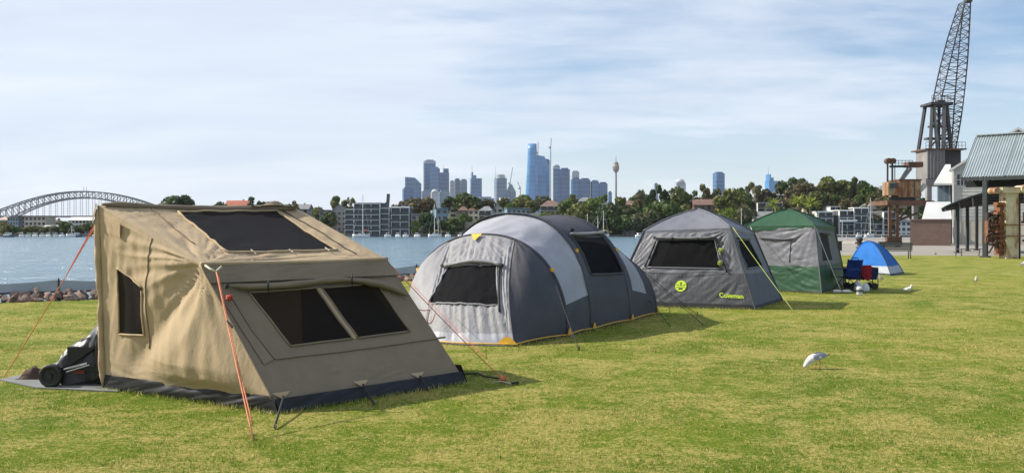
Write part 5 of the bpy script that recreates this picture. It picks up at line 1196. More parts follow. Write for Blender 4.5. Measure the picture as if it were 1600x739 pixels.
# (centre, top row, width, foot row, tone, shape, what sets it apart)
TR = [(8, 345, 22, 366, 'olive', 'shrub', 'olive bushes at the left edge of the far shore under the bridge'), (20, 352, 26, 368, 'green', 'round', 'green tree at the foot of the blue flats below the bridge'), (50, 352, 26, 368, 'olive', 'round', 'olive tree in front of the grey block below the bridge'), (80, 352, 28, 368, 'grey', 'round', 'grey-green tree by the water below the bridge deck'), (102, 345, 20, 366, 'green', 'tall', 'narrow green tree left of the long white roof'), (122, 352, 22, 368, 'dark', 'round', 'dark tree below the long white roof by the bridge'), (140, 347, 24, 367, 'olive', 'round', 'olive tree beside the tan tent under the bridge deck'), (152, 352, 20, 368, 'brown', 'shrub', 'brownish bush at the shore left of the tan tent'),
 (276, 303, 50, 352, 'dark', 'broad', 'broad dark tree showing above the left half of the tan tent roof'), (345, 314, 24, 345, 'dark', 'round', 'small dark tree left of the red roofed house'), (404, 306, 30, 350, 'dark', 'open', 'spreading dark tree right of the red roofed house'), (455, 313, 28, 350, 'grey', 'open', 'sparse grey tree above the peak of the tan tent'), (496, 322, 26, 356, 'olive', 'round', 'olive tree left of the waterfront flats'), (512, 330, 26, 362, 'dark', 'round', 'dark tree below the grey terrace left of the waterfront flats'),
 (534, 305, 34, 350, 'olive', 'open', 'open crowned gum tree behind the waterfront flats'), (622, 313, 26, 345, 'brown', 'open', 'brownish palm-like tree behind the white fascia house'), (658, 305, 40, 352, 'brown', 'broad', 'broad brown-green fig tree right of the white fascia house'), (648, 342, 18, 369, 'bright', 'tall', 'bright green shrub tree beside the white fascia house'), (668, 330, 30, 368, 'dark', 'round', 'dark tree behind the two-masted yacht'), (693, 343, 22, 368, 'dark', 'round', 'dark tree below the blue house'), (708, 340, 20, 368, 'green', 'tall', 'green tree left of the sandstone retaining wall'),
 (727, 300, 54, 342, 'dark', 'round', 'large dark fig tree in front of the stepped tower'), (705, 306, 26, 340, 'dark', 'round', 'dark tree top left of the large fig'), (760, 310, 30, 340, 'brown', 'round', 'brownish tree right of the large fig'), (790, 308, 26, 336, 'olive', 'round', 'olive tree below the round crowned tower'), (726, 332, 26, 356, 'green', 'shrub', 'green hedge below the terrace roofs near the large fig'), (760, 336, 28, 362, 'dark', 'shrub', 'dark hedge below the cream veranda house'),
 (818, 307, 44, 340, 'olive', 'round', 'olive tree under the tallest glass tower'), (795, 316, 24, 345, 'green', 'round', 'green tree left of the tunnel tent top'), (850, 306, 24, 330, 'brown', 'open', 'brown tree between the glass towers and the hip roofed house'), (888, 310, 34, 350, 'green', 'round', 'green tree right of the hip roofed house'), (905, 316, 36, 366, 'olive', 'round', 'olive tree behind the top of the tunnel tent'), (925, 308, 30, 345, 'bright', 'round', 'bright green tree below the row of blue towers'), (945, 322, 44, 370, 'dark', 'round', 'dark tree behind the two moored masts'), (968, 306, 36, 350, 'olive', 'open', 'olive tree at the foot of the observation tower'), (975, 335, 40, 371, 'green', 'round', 'green tree at the waterline below the observation tower'), (925, 335, 30, 370, 'dark', 'round', 'dark tree at the waterline behind the tunnel tent'),
 (1003, 296, 34, 340, 'grey', 'open', 'grey gum tree right of the observation tower'), (995, 332, 36, 370, 'grey', 'round', 'grey tree above the left corner of the charcoal tent'), (1028, 288, 34, 350, 'dark', 'open', 'dark tall gum left of the white domed building'), (1055, 290, 44, 352, 'olive', 'round', 'olive tree just below the white domed building'), (1036, 310, 52, 365, 'green', 'broad', 'broad green tree above the charcoal tent'), (1078, 296, 26, 340, 'dark', 'open', 'thin dark tree left of the single blue office tower'), (1108, 287, 38, 335, 'grey', 'open', 'open gum tree in front of the single blue office tower'), (1020, 326, 38, 368, 'grey', 'round', 'grey-green tree left of the charcoal tent peak'), (1072, 318, 30, 362, 'olive', 'round', 'olive tree directly behind the charcoal tent peak'),
 (1140, 292, 44, 350, 'olive', 'round', 'olive tree right of the single blue office tower'), (1158, 292, 34, 340, 'green', 'round', 'green tree between office tower and flats'), (1136, 322, 38, 362, 'bright', 'shrub', 'bright green bush right of the charcoal tent peak'), (1165, 318, 34, 366, 'grey', 'open', 'grey tree left of the dark glass flats'), (1182, 283, 34, 330, 'grey', 'open', 'thin crowned gum left of the stepped blue tower'), (1150, 338, 28, 370, 'olive', 'shrub', 'olive bushes between the two cabin tents'), (1197, 294, 28, 330, 'brown', 'round', 'brownish tree below the stepped blue tower'),
 (1240, 276, 44, 325, 'dark', 'broad', 'dark broad tree on the ridge right of the stepped tower'), (1252, 284, 50, 330, 'brown', 'round', 'brown-green tree on the ridge above the palms'), (1290, 274, 58, 325, 'olive', 'broad', 'largest olive tree on the ridge above the right shore houses'), (1322, 280, 40, 322, 'olive', 'round', 'olive tree on the ridge left of the rusty crane, second back'), (1345, 275, 34, 325, 'dark', 'open', 'dark gum on the ridge left of the rusty crane'), (1352, 284, 42, 326, 'green', 'round', 'green domed tree just left of the rusty crane'), (1384, 288, 30, 330, 'grey', 'open', 'grey tree behind the rusty crane mast'), (1372, 302, 44, 340, 'brown', 'open', 'bare brownish tree below the ridge beside the rusty crane'), (1415, 300, 46, 345, 'olive', 'round', 'olive tree behind the rusty crane cabin'), (1435, 308, 40, 356, 'dark', 'round', 'dark tree seen through the rusty crane legs'), (1215, 320, 26, 350, 'dark', 'round', 'dark tree beside the dark glass flats'), (1270, 298, 40, 345, 'olive', 'round', 'olive tree between the palms and the ridge'), (1300, 298, 26, 330, 'grey', 'shrub', 'grey bush among the right shore houses'), (1340, 304, 22, 335, 'green', 'shrub', 'green bush above the gabled white house'), (1378, 330, 30, 366, 'brown', 'open', 'brown tree at the water right of the small sailing yacht'), (1320, 300, 24, 330, 'olive', 'shrub', 'olive bush above the right shore roofs'),
 (1265, 330, 24, 362, 'dark', 'shrub', 'dark bush right of the palms'), (890, 335, 34, 370, 'green', 'round', 'green tree at the shore behind the tunnel tent hoop'), (862, 330, 30, 366, 'olive', 'round', 'olive tree below the hip roofed house'), (960, 318, 30, 358, 'dark', 'round', 'dark tree right of the white flat roof')]
LM = [(0, 160, 'under the bridge'), (160, 500, 'behind the tan tent ridge'), (500, 640, 'around the waterfront flats'), (640, 780, 'around the small blue house'), (780, 880, 'below the tallest tower'), (880, 960, 'below the low blue row of towers'), (960, 1010, 'below the observation tower'), (1010, 1100, 'behind the charcoal tent'), (1100, 1180, 'between the two cabin tents'), (1180, 1300, 'behind the green tent'), (1300, 1400, 'right of the palms'), (1400, 1500, 'behind the rusty crane')]
def fill(n_, x0, x1, t0, t1, hpx, tl, shapes, sd_):
    rr = random.Random(sd_)
    for i in range(n_):
        px_ = x0 + (x1 - x0) * (i + rr.random()) / n_; yt = rr.uniform(t0, t1); tone = rr.choice(tl); sh_ = rr.choice(shapes); ph = [c for a, b, c in LM if a <= px_ < b][0]; kd = 'shrub' if sh_ == 'shrub' else 'tree'
        word = dict(dark='dark', olive='olive', grey='grey-green', brown='brownish', bright='bright green', green='mid green')[tone]
        TR.append((px_, yt, rr.uniform(.8, 1.3) * hpx, min(371, yt + hpx * rr.uniform(.9, 1.3)), tone, sh_, '%s %s on the slope %s' % (word, 'bush' if kd == 'shrub' else 'tree', ph)))
fill(10, 2, 165, 352, 362, 14, ('olive', 'green', 'dark', 'grey'), ('shrub', 'round'), 1); fill(6, 640, 780, 338, 356, 18, ('green', 'dark', 'olive'), ('shrub', 'round'), 2)
fill(24, 790, 1180, 316, 350, 28, ('green', 'olive', 'dark', 'grey', 'olive'), ('round', 'round', 'tall', 'open'), 3); fill(16, 870, 1175, 344, 360, 20, ('green', 'dark', 'dark', 'olive'), ('shrub', 'round'), 4); fill(14, 790, 1190, 300, 318, 26, ('olive', 'grey', 'green', 'brown'), ('open', 'round'), 5)
fill(16, 1200, 1430, 282, 312, 28, ('olive', 'green', 'brown', 'dark', 'grey'), ('round', 'broad', 'open'), 6); fill(8, 1290, 1440, 322, 350, 16, ('green', 'dark', 'olive'), ('shrub',), 7); fill(6, 300, 490, 318, 326, 20, ('green', 'dark', 'olive'), ('round', 'open'), 9); fill(8, 480, 640, 322, 350, 18, ('green', 'dark', 'olive'), ('shrub', 'round'), 8)
for t in TR: tree(*t[:6], t[6], 'shrub' if t[5] == 'shrub' else 'tree')
# palms behind the green tent
frond = leafmat('palm_frond', (.22, .29, .035), .45)
def palm(px_, ytop, d_, label, seed, hw=15):
    x_ = (px_ - 800) / F * d_; p = V((x_, d_, hill(x_, d_))); T = thing('palm_tree', label, 'palm', p, 'palms on the far shore'); rr = random.Random(seed)
    zc = CH + (HY - (ytop + 13)) / F * d_; c = V((x_, d_, zc)); MB().cyl(p - V((0, 0, 1)), c, .45, .32, 9).build('trunk', bark, T)
    for k in range(34):
        a = rr.uniform(0, 6.28); el = rr.uniform(-.35, 1.25); L_ = hw / F * d_ * rr.uniform(.75, 1.1); mm = MB(); P_ = []
        for i in range(7):
            t = i / 6; r_ = L_ * t * math.cos(el); z_ = L_ * t * math.sin(el) - .9 * t * t * (1.2 - .4 * math.sin(el)); q = c + V((math.cos(a) * r_, math.sin(a) * r_, z_)); wd_ = .34 * math.sin(math.pi * (.08 + .9 * t)); sd_ = V((-math.sin(a), math.cos(a), 0)) * wd_
            P_.append([q - sd_ - V((0, 0, .12)), q, q + sd_ - V((0, 0, .12))])
        mm.grid(P_).build('frond', frond, T, False)
palm(1208, 308, 416, 'leftmost bright green palm above the green tent', 1); palm(1246, 303, 417, 'rear bright green palm above the green tent roof, between the other two', 2, 17); palm(1266, 306, 413, 'rightmost bright green palm above the green tent', 3, 19)

# ================================================================== FAR SHORE: houses
HM = {}
def hm(name, col, **k):
    if name not in HM: HM[name] = M(name, col, **k)
    return HM[name]
pal = dict(white=(.60, .60, .57), cream=(.50, .45, .36), grey=(.28, .28, .28), dark=(.07, .075, .08), brick=(.20, .095, .07), sand=(.30, .24, .17), blue=(.17, .30, .42), pink=(.46, .34, .30), slate=(.085, .088, .095), red=(.34, .10, .06), rbrown=(.17, .10, .08), rgrey=(.20, .20, .21), rwhite=(.62, .62, .60), brown=(.20, .14, .10))
glass = M('far_window_glass', (.03, .036, .045), .15, .3, .3)
def house(x0, x1, yt, yb, wall, roof, style, floors, bays, label, cat='house', balcony=False, frame='white', yaw=None, dep=9.0, d=None, name='house'):
    cx0 = (x0 + x1) / 2; p = on_slope(cx0, yb) if d is None else V(((cx0 - 800) / F * d, d, hill((cx0 - 800) / F * d, d)))
    d_ = p.y; z0 = CH + (HY - yb) / F * d_; z1 = CH + (HY - yt) / F * d_; w_ = (x1 - x0) / F * d_; H = z1 - z0
    rz = (R.uniform(-.16, .16) if yaw is None else yaw); T = thing(name, label, cat, (p.x, p.y, z0), rotz=rz); OFF[T] = V((0, 0, 0))
    wm_ = hm('wall_' + wall, pal[wall], rough=.85, vs=.3, dirt=(sc3(pal[wall], .6), .3, .4)); rm_ = hm('roof_' + roof, pal[roof], rough=.75, vs=.5, var=.22); fm_ = hm('trim_' + frame, pal[frame], rough=.7)
    rh = {'flat': .12, 'gable': .34, 'hip': .30, 'side': .28}[style] * (H if style != 'flat' else 3); rh = min(rh, 3.2); wh_ = H - rh
    sink = max(3.0, z0 - p.z + 2); MB().box((0, dep / 2, wh_ / 2 - sink / 2), (w_, dep, wh_ + sink)).build('wall', wm_, T); ov = .45; m = MB()
    if style == 'flat': m.box((0, dep / 2 - .2, wh_ + rh / 2), (w_ + .5, dep + 1.0, rh))
    elif style == 'gable':
        for s_ in (-1, 1): m.quad((s_ * (w_ / 2 + ov), -.5, wh_ - .2), (0, -.5, H), (0, dep + .4, H), (s_ * (w_ / 2 + ov), dep + .4, wh_ - .2)); m.quad((s_ * (w_ / 2 + ov), -.5, wh_ - .38), (0, -.5, H - .18), (0, -.5, H), (s_ * (w_ / 2 + ov), -.5, wh_ - .2))
        MB().quad((-w_ / 2, -.01, wh_), (w_ / 2, -.01, wh_), (0, -.01, H - .15)).build('gable_wall', wm_, T)
    elif style == 'side':
        m.quad((-w_ / 2 - ov, -.6, wh_ - .15), (w_ / 2 + ov, -.6, wh_ - .15), (w_ / 2 + ov, dep / 2, H), (-w_ / 2 - ov, dep / 2, H)); m.quad((-w_ / 2 - ov, dep + .5, wh_ - .15), (w_ / 2 + ov, dep + .5, wh_ - .15), (w_ / 2 + ov, dep / 2, H), (-w_ / 2 - ov, dep / 2, H)); m.quad((-w_ / 2 - ov, -.6, wh_ - .35), (w_ / 2 + ov, -.6, wh_ - .35), (w_ / 2 + ov, -.6, wh_ - .15), (-w_ / 2 - ov, -.6, wh_ - .15))
        for s_ in (-1, 1): m.quad((s_ * w_ / 2, 0, wh_ - .2), (s_ * w_ / 2, dep, wh_ - .2), (s_ * w_ / 2, dep / 2, H - .05))
    else:
        e = [(-w_ / 2 - ov, -.6, wh_), (w_ / 2 + ov, -.6, wh_), (w_ / 2 + ov, dep + .5, wh_), (-w_ / 2 - ov, dep + .5, wh_)]; k1, k2 = V((-w_ * .18, dep / 2, H)), V((w_ * .18, dep / 2, H)); m.quad(e[0], e[1], k2, k1); m.quad(e[1], e[2], k2); m.quad(e[2], e[3], k1, k2); m.quad(e[3], e[0], k1); m.quad((e[0][0], e[0][1], wh_ - .2), (e[1][0], e[1][1], wh_ - .2), e[1], e[0])
    ro = m.build('roof', rm_, T)
    if style in ('gable', 'side', 'hip') and R.random() < .6: MB().box((w_ * .22, dep * .55, H - .2), (.7, .7, 1.6)).build('chimney', hm('wall_brick', pal['brick'], rough=.85), ro)
    fh = wh_ / floors
    for i in range(floors):
        for j in range(bays):
            ww = w_ / bays * (.62 if not balcony else .84); x_ = -w_ / 2 + w_ * (j + .5) / bays; hh = fh * (.56 if not balcony else .72)
            if balcony: boxo('window', (x_, -.05, fh * i + fh * .52), (ww, .3, hh), glass, T)
            else:
                wdw = boxo('window', (x_, -.03, fh * i + fh * .52), (ww + .24, .12, hh + .24), fm_, T); boxo('pane', (x_, -.1, fh * i + fh * .52), (ww, .08, hh), glass, T)
        if balcony:
            boxo('balcony_slab', (0, -.75, fh * (i + 1) - .12), (w_ + .1, 1.6, .2), fm_, T); boxo('balustrade', (0, -1.5, fh * i + .55), (w_, .06, .85), hm('tinted_glass', (.045, .055, .062), rough=.55), T)
    if balcony:
        for j in range(bays + 1): boxo('pier', (-w_ / 2 + w_ * j / bays, -.72, wh_ / 2), (.2, 1.45, wh_), fm_, T)
    return T
HS = [(-4, 13, 338, 357, 'pink', 'pink', 'hip', 2, 3, 'pale pink hip roofed house at the left edge below the bridge'), (12, 28, 339, 358, 'blue', 'rgrey', 'flat', 3, 4, 'pale blue flats left of the brown block below the bridge', 'flats'), (28, 39, 337, 357, 'brown', 'rbrown', 'flat', 3, 2, 'narrow brown block between blue flats and grey block', 'block'), (38, 72, 337, 361, 'cream', 'rbrown', 'flat', 3, 5, 'long grey-cream block under the left foot of the bridge', 'flats'), (70, 88, 343, 358, 'brick', 'rbrown', 'hip', 2, 3, 'red brick house right of the long cream block'), (66, 84, 352, 364, 'white', 'rwhite', 'side', 1, 3, 'low white boathouse near the water below the bridge'), (86, 106, 346, 362, 'grey', 'rgrey', 'gable', 2, 3, 'grey gabled house in the middle of the left shore'), (106, 146, 339, 356, 'white', 'rwhite', 'side', 2, 7, 'long white roofed building below the bridge deck', 'building'), (88, 100, 354, 366, 'sand', 'rwhite', 'flat', 1, 2, 'small sand coloured boatshed at the left shore', 'boatshed'), (126, 142, 352, 366, 'white', 'rgrey', 'gable', 2, 2, 'small white gabled house close to the tan tent'), (142, 162, 348, 364, 'cream', 'rbrown', 'hip', 2, 3, 'cream house partly behind the left edge of the tan tent'),
 (352, 386, 313, 340, 'white', 'red', 'side', 2, 4, 'white house with bright red roof above the tan tent'), (446, 482, 319, 345, 'grey', 'rgrey', 'side', 2, 4, 'grey roofed house behind the right end of the tan tent ridge'), (498, 515, 328, 358, 'slate', 'rgrey', 'flat', 3, 2, 'dark grey house left of the grey terrace'), (519, 541, 318, 362, 'grey', 'rgrey', 'gable', 4, 3, 'tall grey gabled terrace left of the waterfront flats'),
 (540, 554, 326, 367, 'brown', 'rgrey', 'flat', 5, 1, 'narrow left wing of the waterfront flats with white balconies', 'flats', True), (554, 595, 317, 369, 'slate', 'dark', 'flat', 6, 3, 'dark glass waterfront flats with white balcony lines behind the white yacht', 'flats', True), (595, 609, 324, 367, 'slate', 'rgrey', 'flat', 5, 1, 'narrow right wing of the waterfront flats', 'flats', True), (612, 640, 323, 369, 'slate', 'rwhite', 'flat', 4, 2, 'modern house with white roof fascia right of the waterfront flats', 'house', True),
 (642, 672, 334, 368, 'sand', 'rgrey', 'flat', 3, 3, 'shaded sandstone house behind the brown fig tree'), (681, 700, 325, 346, 'blue', 'blue', 'flat', 2, 2, 'small sky blue house on the slope behind the yacht masts'), (702, 714, 319, 340, 'cream', 'rgrey', 'gable', 2, 1, 'narrow cream gabled house right of the blue house'), (716, 732, 322, 344, 'brown', 'rbrown', 'hip', 2, 2, 'brown roofed house under the large fig, the left one'), (732, 748, 322, 344, 'cream', 'rbrown', 'hip', 2, 2, 'brown roofed house under the large fig, the right one'), (749, 768, 322, 345, 'white', 'rgrey', 'hip', 2, 2, 'white veranda house above the left shoulder of the tunnel tent', 'house', True), (768, 786, 318, 340, 'white', 'rgrey', 'gable', 2, 2, 'white gabled house right of the veranda house'), (792, 829, 325, 348, 'blue', 'rgrey', 'flat', 2, 5, 'pale blue terrace just above the tunnel tent top'), (782, 796, 309, 320, 'white', 'rwhite', 'flat', 2, 2, 'small white block below the sloping city roof', 'block'),
 (845, 876, 313, 343, 'cream', 'rbrown', 'hip', 3, 3, 'brown hip roofed pavilion house with balconies behind the tunnel tent', 'house', True), (905, 925, 308, 330, 'white', 'rgrey', 'hip', 2, 2, 'grey roofed house among trees below the blue towers'), (932, 958, 318, 336, 'grey', 'rwhite', 'flat', 2, 3, 'house with flat white roof among the trees below the observation tower'), (968, 992, 313, 336, 'brick', 'rbrown', 'side', 2, 3, 'brick house with brown roof below the observation tower, the left one'), (994, 1022, 311, 336, 'brick', 'rbrown', 'side', 2, 3, 'brick house with brown roof below the observation tower, the right one'), (972, 996, 352, 372, 'sand', 'rgrey', 'flat', 1, 3, 'low sandstone boathouse left of the charcoal tent', 'boathouse'),
 (1084, 1122, 311, 342, 'brick', 'rbrown', 'side', 2, 4, 'brick house with dormers above the charcoal tent roof'), (1070, 1088, 307, 330, 'white', 'rgrey', 'hip', 2, 2, 'white house left of the dormered brick house'), (1182, 1206, 304, 322, 'slate', 'dark', 'flat', 2, 2, 'top storey of the dark stepped flats left of the palms', 'flats', True), (1182, 1222, 316, 342, 'slate', 'dark', 'flat', 3, 3, 'dark stepped flats behind the green tent roof', 'flats', True), (1177, 1215, 330, 366, 'white', 'rgrey', 'side', 2, 4, 'white house with grey roof showing left of the green tent peak'), (1206, 1234, 298, 322, 'white', 'rgrey', 'hip', 2, 3, 'white villa on the ridge below the stepped blue tower'), (1230, 1246, 304, 324, 'cream', 'rbrown', 'gable', 2, 2, 'cream gabled house above the palms'),
 (1278, 1300, 330, 370, 'white', 'rwhite', 'flat', 4, 2, 'white framed modern house right of the palms', 'house', True), (1296, 1312, 322, 352, 'white', 'rgrey', 'flat', 3, 2, 'white cube house stepping up behind the modern one', 'house', True), (1288, 1306, 306, 326, 'grey', 'rgrey', 'hip', 2, 2, 'grey house on the slope among ridge trees'), (1310, 1332, 311, 331, 'white', 'rgrey', 'gable', 2, 2, 'white gabled house above the dark flats with white awning'), (1310, 1334, 328, 372, 'dark', 'rwhite', 'flat', 4, 2, 'dark waterfront flats with a broad white awning line', 'flats', True), (1334, 1356, 324, 371, 'slate', 'rwhite', 'flat', 4, 2, 'waterfront flats with white frames left of the small yacht mast', 'flats', True), (1332, 1352, 304, 324, 'cream', 'rbrown', 'side', 2, 3, 'cream house with brown roof on the right slope'), (1352, 1372, 318, 340, 'white', 'rgrey', 'gable', 2, 2, 'white gabled house behind the small yacht mast'), (1356, 1378, 338, 371, 'grey', 'rgrey', 'flat', 3, 2, 'grey waterfront house right of the small yacht', 'house', True), (1378, 1400, 330, 371, 'slate', 'rgrey', 'flat', 4, 2, 'slate coloured flats behind the rusty crane leg', 'flats', True), (1400, 1424, 336, 371, 'white', 'rgrey', 'side', 3, 3, 'white house framed by the rusty crane legs'), (1368, 1386, 312, 330, 'white', 'rgrey', 'hip', 2, 2, 'small white house below the rusty crane cabin'), (1375, 1394, 290, 312, 'blue', 'rgrey', 'hip', 2, 2, 'pale blue house on the ridge beside the crane cabin'), (1262, 1280, 318, 340, 'cream', 'rgrey', 'hip', 2, 2, 'cream house behind the right palm')]
for h in HS:
    x0, x1, yt, yb, wall, roof, style, fl, bays, label = h[:10]; cat = h[10] if len(h) > 10 else 'house'; bal = h[11] if len(h) > 11 else False
    house(x0, x1, yt, yb, wall, roof, style, fl, bays, label, cat, bal, name={'flats': 'apartment_block', 'block': 'apartment_block'}.get(cat, cat if cat != 'building' else 'long_building'))
# awning of the dark flats, sandstone retaining wall, seawall
p0 = on_slope(716, 366); p1 = on_slope(752, 366); stone = M('sandstone_blocks', (.25, .20, .15), .9, .3, .4, 1.5, .6, .1)
rw_ = thing('retaining_wall', 'sandstone retaining wall at the waterline left of the tunnel tent', 'wall', ((p0 + p1) / 2)); zt = CH + (HY - 347) / F * p0.y
for i in range(9):
    for j in range(5):
        a = lerp(p0, p1, (i + .5 + .25 * (j % 2)) / 9); hh = (zt + 1.5) / 5; boxo('stone_block', (a.x, a.y - 1 + .12 * R.random(), -1.5 + hh * (j + .5)), ((p1 - p0).length / 9 - .08, 1.6, hh - .06), stone, rw_)
tag(boxo('awning', (0, 0, 0), (1, 1, 1), HM['roof_rwhite'], None), 'broad white awning across the dark waterfront flats', 'awning')
aw_ = [o for o in COL.objects if o.name.startswith('awning')][-1]; q = on_slope(1322, 372); aw_.location = (q.x, q.y - 2.6, CH + (HY - 345) / F * q.y); aw_.scale = (24 / F * q.y, 3.2, .9)
swl = MB(); P_ = []
for i in range(81):
    x_ = -420 + i * 840 / 80; P_.append((x_, interp(SH, x_) - .8))
for a, b_ in zip(P_[:-1], P_[1:]): swl.bar((a[0], a[1], WATER_Z + .3), (b_[0], b_[1], WATER_Z + .3), 1.0, 1.3)
tag(swl.build('shore_seawall', M('shore_stone', (.17, .15, .125), .9, .3, .3)), 'low stone seawall along the whole far shore', 'seawall')

# poles along the far shore
for px_, y0, y1, d_, lb in ((1158.5, 327, 372, 405, 'white pole at the far waterline between the two cabin tents'), (918, 336, 372, 405, 'short pale pole at the waterline behind the tunnel tent, leftmost of three'), (1316, 346, 373, 404, 'thin white jetty pole left of the dark flats with awning')):
    q = V(((px_ - 800) / F * d_, d_, WATER_Z)); T = thing('jetty_pole', lb, 'pole', q); MB().cyl(q - V((0, 0, 2)), V((q.x, q.y, CH + (HY - y0) / F * d_)), .16, .1, 8).build('shaft', wpipe, T); MB().cyl(V((q.x, q.y, CH + (HY - y0) / F * d_)), V((q.x, q.y, CH + (HY - y0) / F * d_ + .4)), .2, .05, 8).build('pole_cap', wpipe, T)

# ================================================================== BOATS
hullw = M('boat_hull_white', (.72, .72, .70), .4, .05, 1); deckm = M('boat_deck', (.55, .52, .45), .6); mastm = M('boat_mast', (.66, .64, .58), .4); sailc = M('sail_cover', (.42, .36, .20), .8); sailr = M('sail_cover_red', (.42, .12, .11), .8); wind = M('boat_window', (.02, .025, .035), .2)
def hull(T, c, ln, bm_, h_, mat, heading=0.0):
    rings = []; ca, sa = math.cos(heading), math.sin(heading)
    for i in range(11):
        t = i / 10; x_ = (t - .5) * ln; b_ = bm_ / 2 * math.sin(math.pi * min(.5, .14 + t * .40) if t < .9 else math.pi * .5 * (1 - (t - .0) * 0)) if t < .01 else bm_ / 2 * (math.sin(math.pi * (1 - t) * .62 + .0) ** .6 if t < 1 else .03); sh_ = h_ * (1 + .35 * (2 * t - 1) ** 2 * (1 if t > .5 else .4)); r_ = []
        b_ = max(b_, .06)
        for (yy, zz_) in ((-1, 1), (-.92, .35), (-.6, -.25), (0, -.45), (.6, -.25), (.92, .35), (1, 1)): r_.append(V((c.x + x_ * ca - yy * b_ * sa, c.y + x_ * sa + yy * b_ * ca, c.z + zz_ * sh_)))
        rings.append(r_)
    return MB().rings(rings).build('hull', mat, T, True)
def yacht(px_, x0, x1, ytop, d_, label, cover, second=False, heading=.15, boom=True):
    c = V(((px_ - 800) / F * d_, d_, WATER_Z + .15)); ln = (x1 - x0) / F * d_; T = thing('sailing_yacht', label, 'yacht', c); hc = V((((x0 + x1) / 2 - 800) / F * d_, d_, WATER_Z + .15)); hull(T, hc, ln, ln * .3, .95, hullw, heading)
    MB().box(hc + V((0, 0, .95)), (ln * .86, ln * .2, .08), heading).build('deck', deckm, T); cb = MB(); cb.box(hc + V((ln * .02, 0, 1.25)), (ln * .36, ln * .16, .6), heading); cb.build('cabin', hullw, T); MB().box(hc + V((ln * .02, -.05, 1.3)), (ln * .28, ln * .165, .2), heading).build('cabin_window', wind, T)
    zt_ = CH + (HY - ytop) / F * d_; MB().cyl((c.x, c.y, WATER_Z + .9), (c.x, c.y, zt_), .16, .09, 8).build('mast', mastm, T)
    if boom: MB().tube([(c.x, c.y, 1.1), (c.x + ln * .36, c.y + .2, 1.2)], .3, 8, rfun=lambda t: 1 - .5 * t).build('furled_sail', cover, T, True)
    st = MB(); st.bar((c.x, c.y, zt_), hc + V((ln * .48, 0, 1)), .05); st.bar((c.x, c.y, zt_), hc + V((-ln * .48, 0, 1)), .05); st.bar((c.x - .9, c.y, zt_ * .6), (c.x + .9, c.y, zt_ * .6), .08); st.build('rigging', mastm, T)
    if second: MB().cyl((c.x + ln * .28, c.y, WATER_Z + .9), (c.x + ln * .27, c.y, zt_ - 5.5), .13, .08, 8).build('mizzen_mast', mastm, T); MB().tube([(c.x + ln * .30, c.y, WATER_Z + 2.2), (c.x + ln * .52, c.y, WATER_Z + 1.6), (c.x + ln * .36, c.y, zt_ - 6.5)], .1, 6).build('staysail_pole', sailc, T)
    for dx in (-.4, .4): MB().cyl(hc + V((ln * dx, 0, .9)), hc + V((ln * dx, 0, 1.7)), .04, n=5).build('stanchion', mastm, T)
    return T
yacht(567, 551, 578, 304, 392, 'white sailing yacht with pink cover moored before the dark waterfront flats', sailr)
yacht(679, 669, 690, 318, 392, 'two-masted white ketch moored left of the tunnel tent', sailc, True); yacht(1360, 1350, 1367, 309, 388, 'small white yacht with tall mast moored behind the blue tent', sailc, heading=.3)
yacht(943, 930, 952, 329, 395, 'yacht behind the tunnel tent showing only its right hand white mast', sailc); yacht(934, 915, 936, 337, 398, 'yacht behind the tunnel tent showing only its thinner middle mast', sailc); yacht(112, 104, 118, 352, 400, 'yacht with leaning mast on the left shore below the bridge', sailc)
def launch(px_, wpx, d_, label, rz, cov=None):
    c = V(((px_ - 800) / F * d_, d_, WATER_Z + .1)); ln = wpx / F * d_; T = thing('motor_boat', label, 'boat', c, 'small boats moored on the far shore'); hull(T, c, ln, ln * .36, .75, hullw if cov is None else cov, rz); MB().box(c + V((-.05 * ln, 0, 1.15)), (ln * .42, ln * .24, .8), rz).build('cabin', hullw, T); MB().box(c + V((-.05 * ln, -.02, 1.25)), (ln * .36, ln * .245, .32), rz).build('cabin_window', wind, T); MB().box(c + V((-.05 * ln, 0, 1.62)), (ln * .5, ln * .27, .1), rz).build('cabin_roof', hullw, T); return T
launch(1000, 16, 385, 'white motor boat beside the left corner of the charcoal tent', .4)
blueh = M('boat_hull_navy', (.03, .05, .12), .4)
for k, (px_, w_) in enumerate(((14, 20), (34, 8), (44, 8), (55, 9), (66, 8), (76, 9), (88, 8), (97, 8), (121, 16), (150, 10), (606, 10), (622, 9), (634, 9), (652, 10), (700, 9), (720, 9), (1293, 9), (1342, 9))):
    launch(px_, w_, 402 + R.uniform(-3, 4), 'small white motor boat moored along the far shore', R.uniform(-.4, .4), blueh if k in (8, 0) else None)

# ================================================================== HARBOUR BRIDGE
BRD = 3100.0; bst = M('bridge_steel', (.012, .02, .045), .7, .1, .01)
bq = lambda px_, py_, dy=0: V(((px_ - 800) / F * BRD, BRD + dy, CH + (HY - py_) / F * BRD))
br = thing('arch_bridge', 'great steel arch bridge on the horizon left of the tan tent', 'bridge', bq(132, 358)); half = 137.0; nP = 28
top = lambda t: 299.5 + 35 * (abs(t) ** 2.0) - 3.5 * abs(t) ** 6; bot = lambda t: 309.5 + 47 * (abs(t) ** 2.0)
for dy in (-15, 15):
    m = MB()
    for i in range(nP): a, b_ = -1 + 2 * i / nP, -1 + 2 * (i + 1) / nP; m.bar(bq(132 + half * a, top(a), dy), bq(132 + half * b_, top(b_), dy), 3.4, 3.4)
    m.build('top_chord', bst, br); m = MB()
    for i in range(nP): a, b_ = -1 + 2 * i / nP, -1 + 2 * (i + 1) / nP; m.bar(bq(132 + half * a, bot(a), dy), bq(132 + half * b_, bot(b_), dy), 3.8, 3.8)
    m.build('bottom_chord', bst, br)
m = MB()
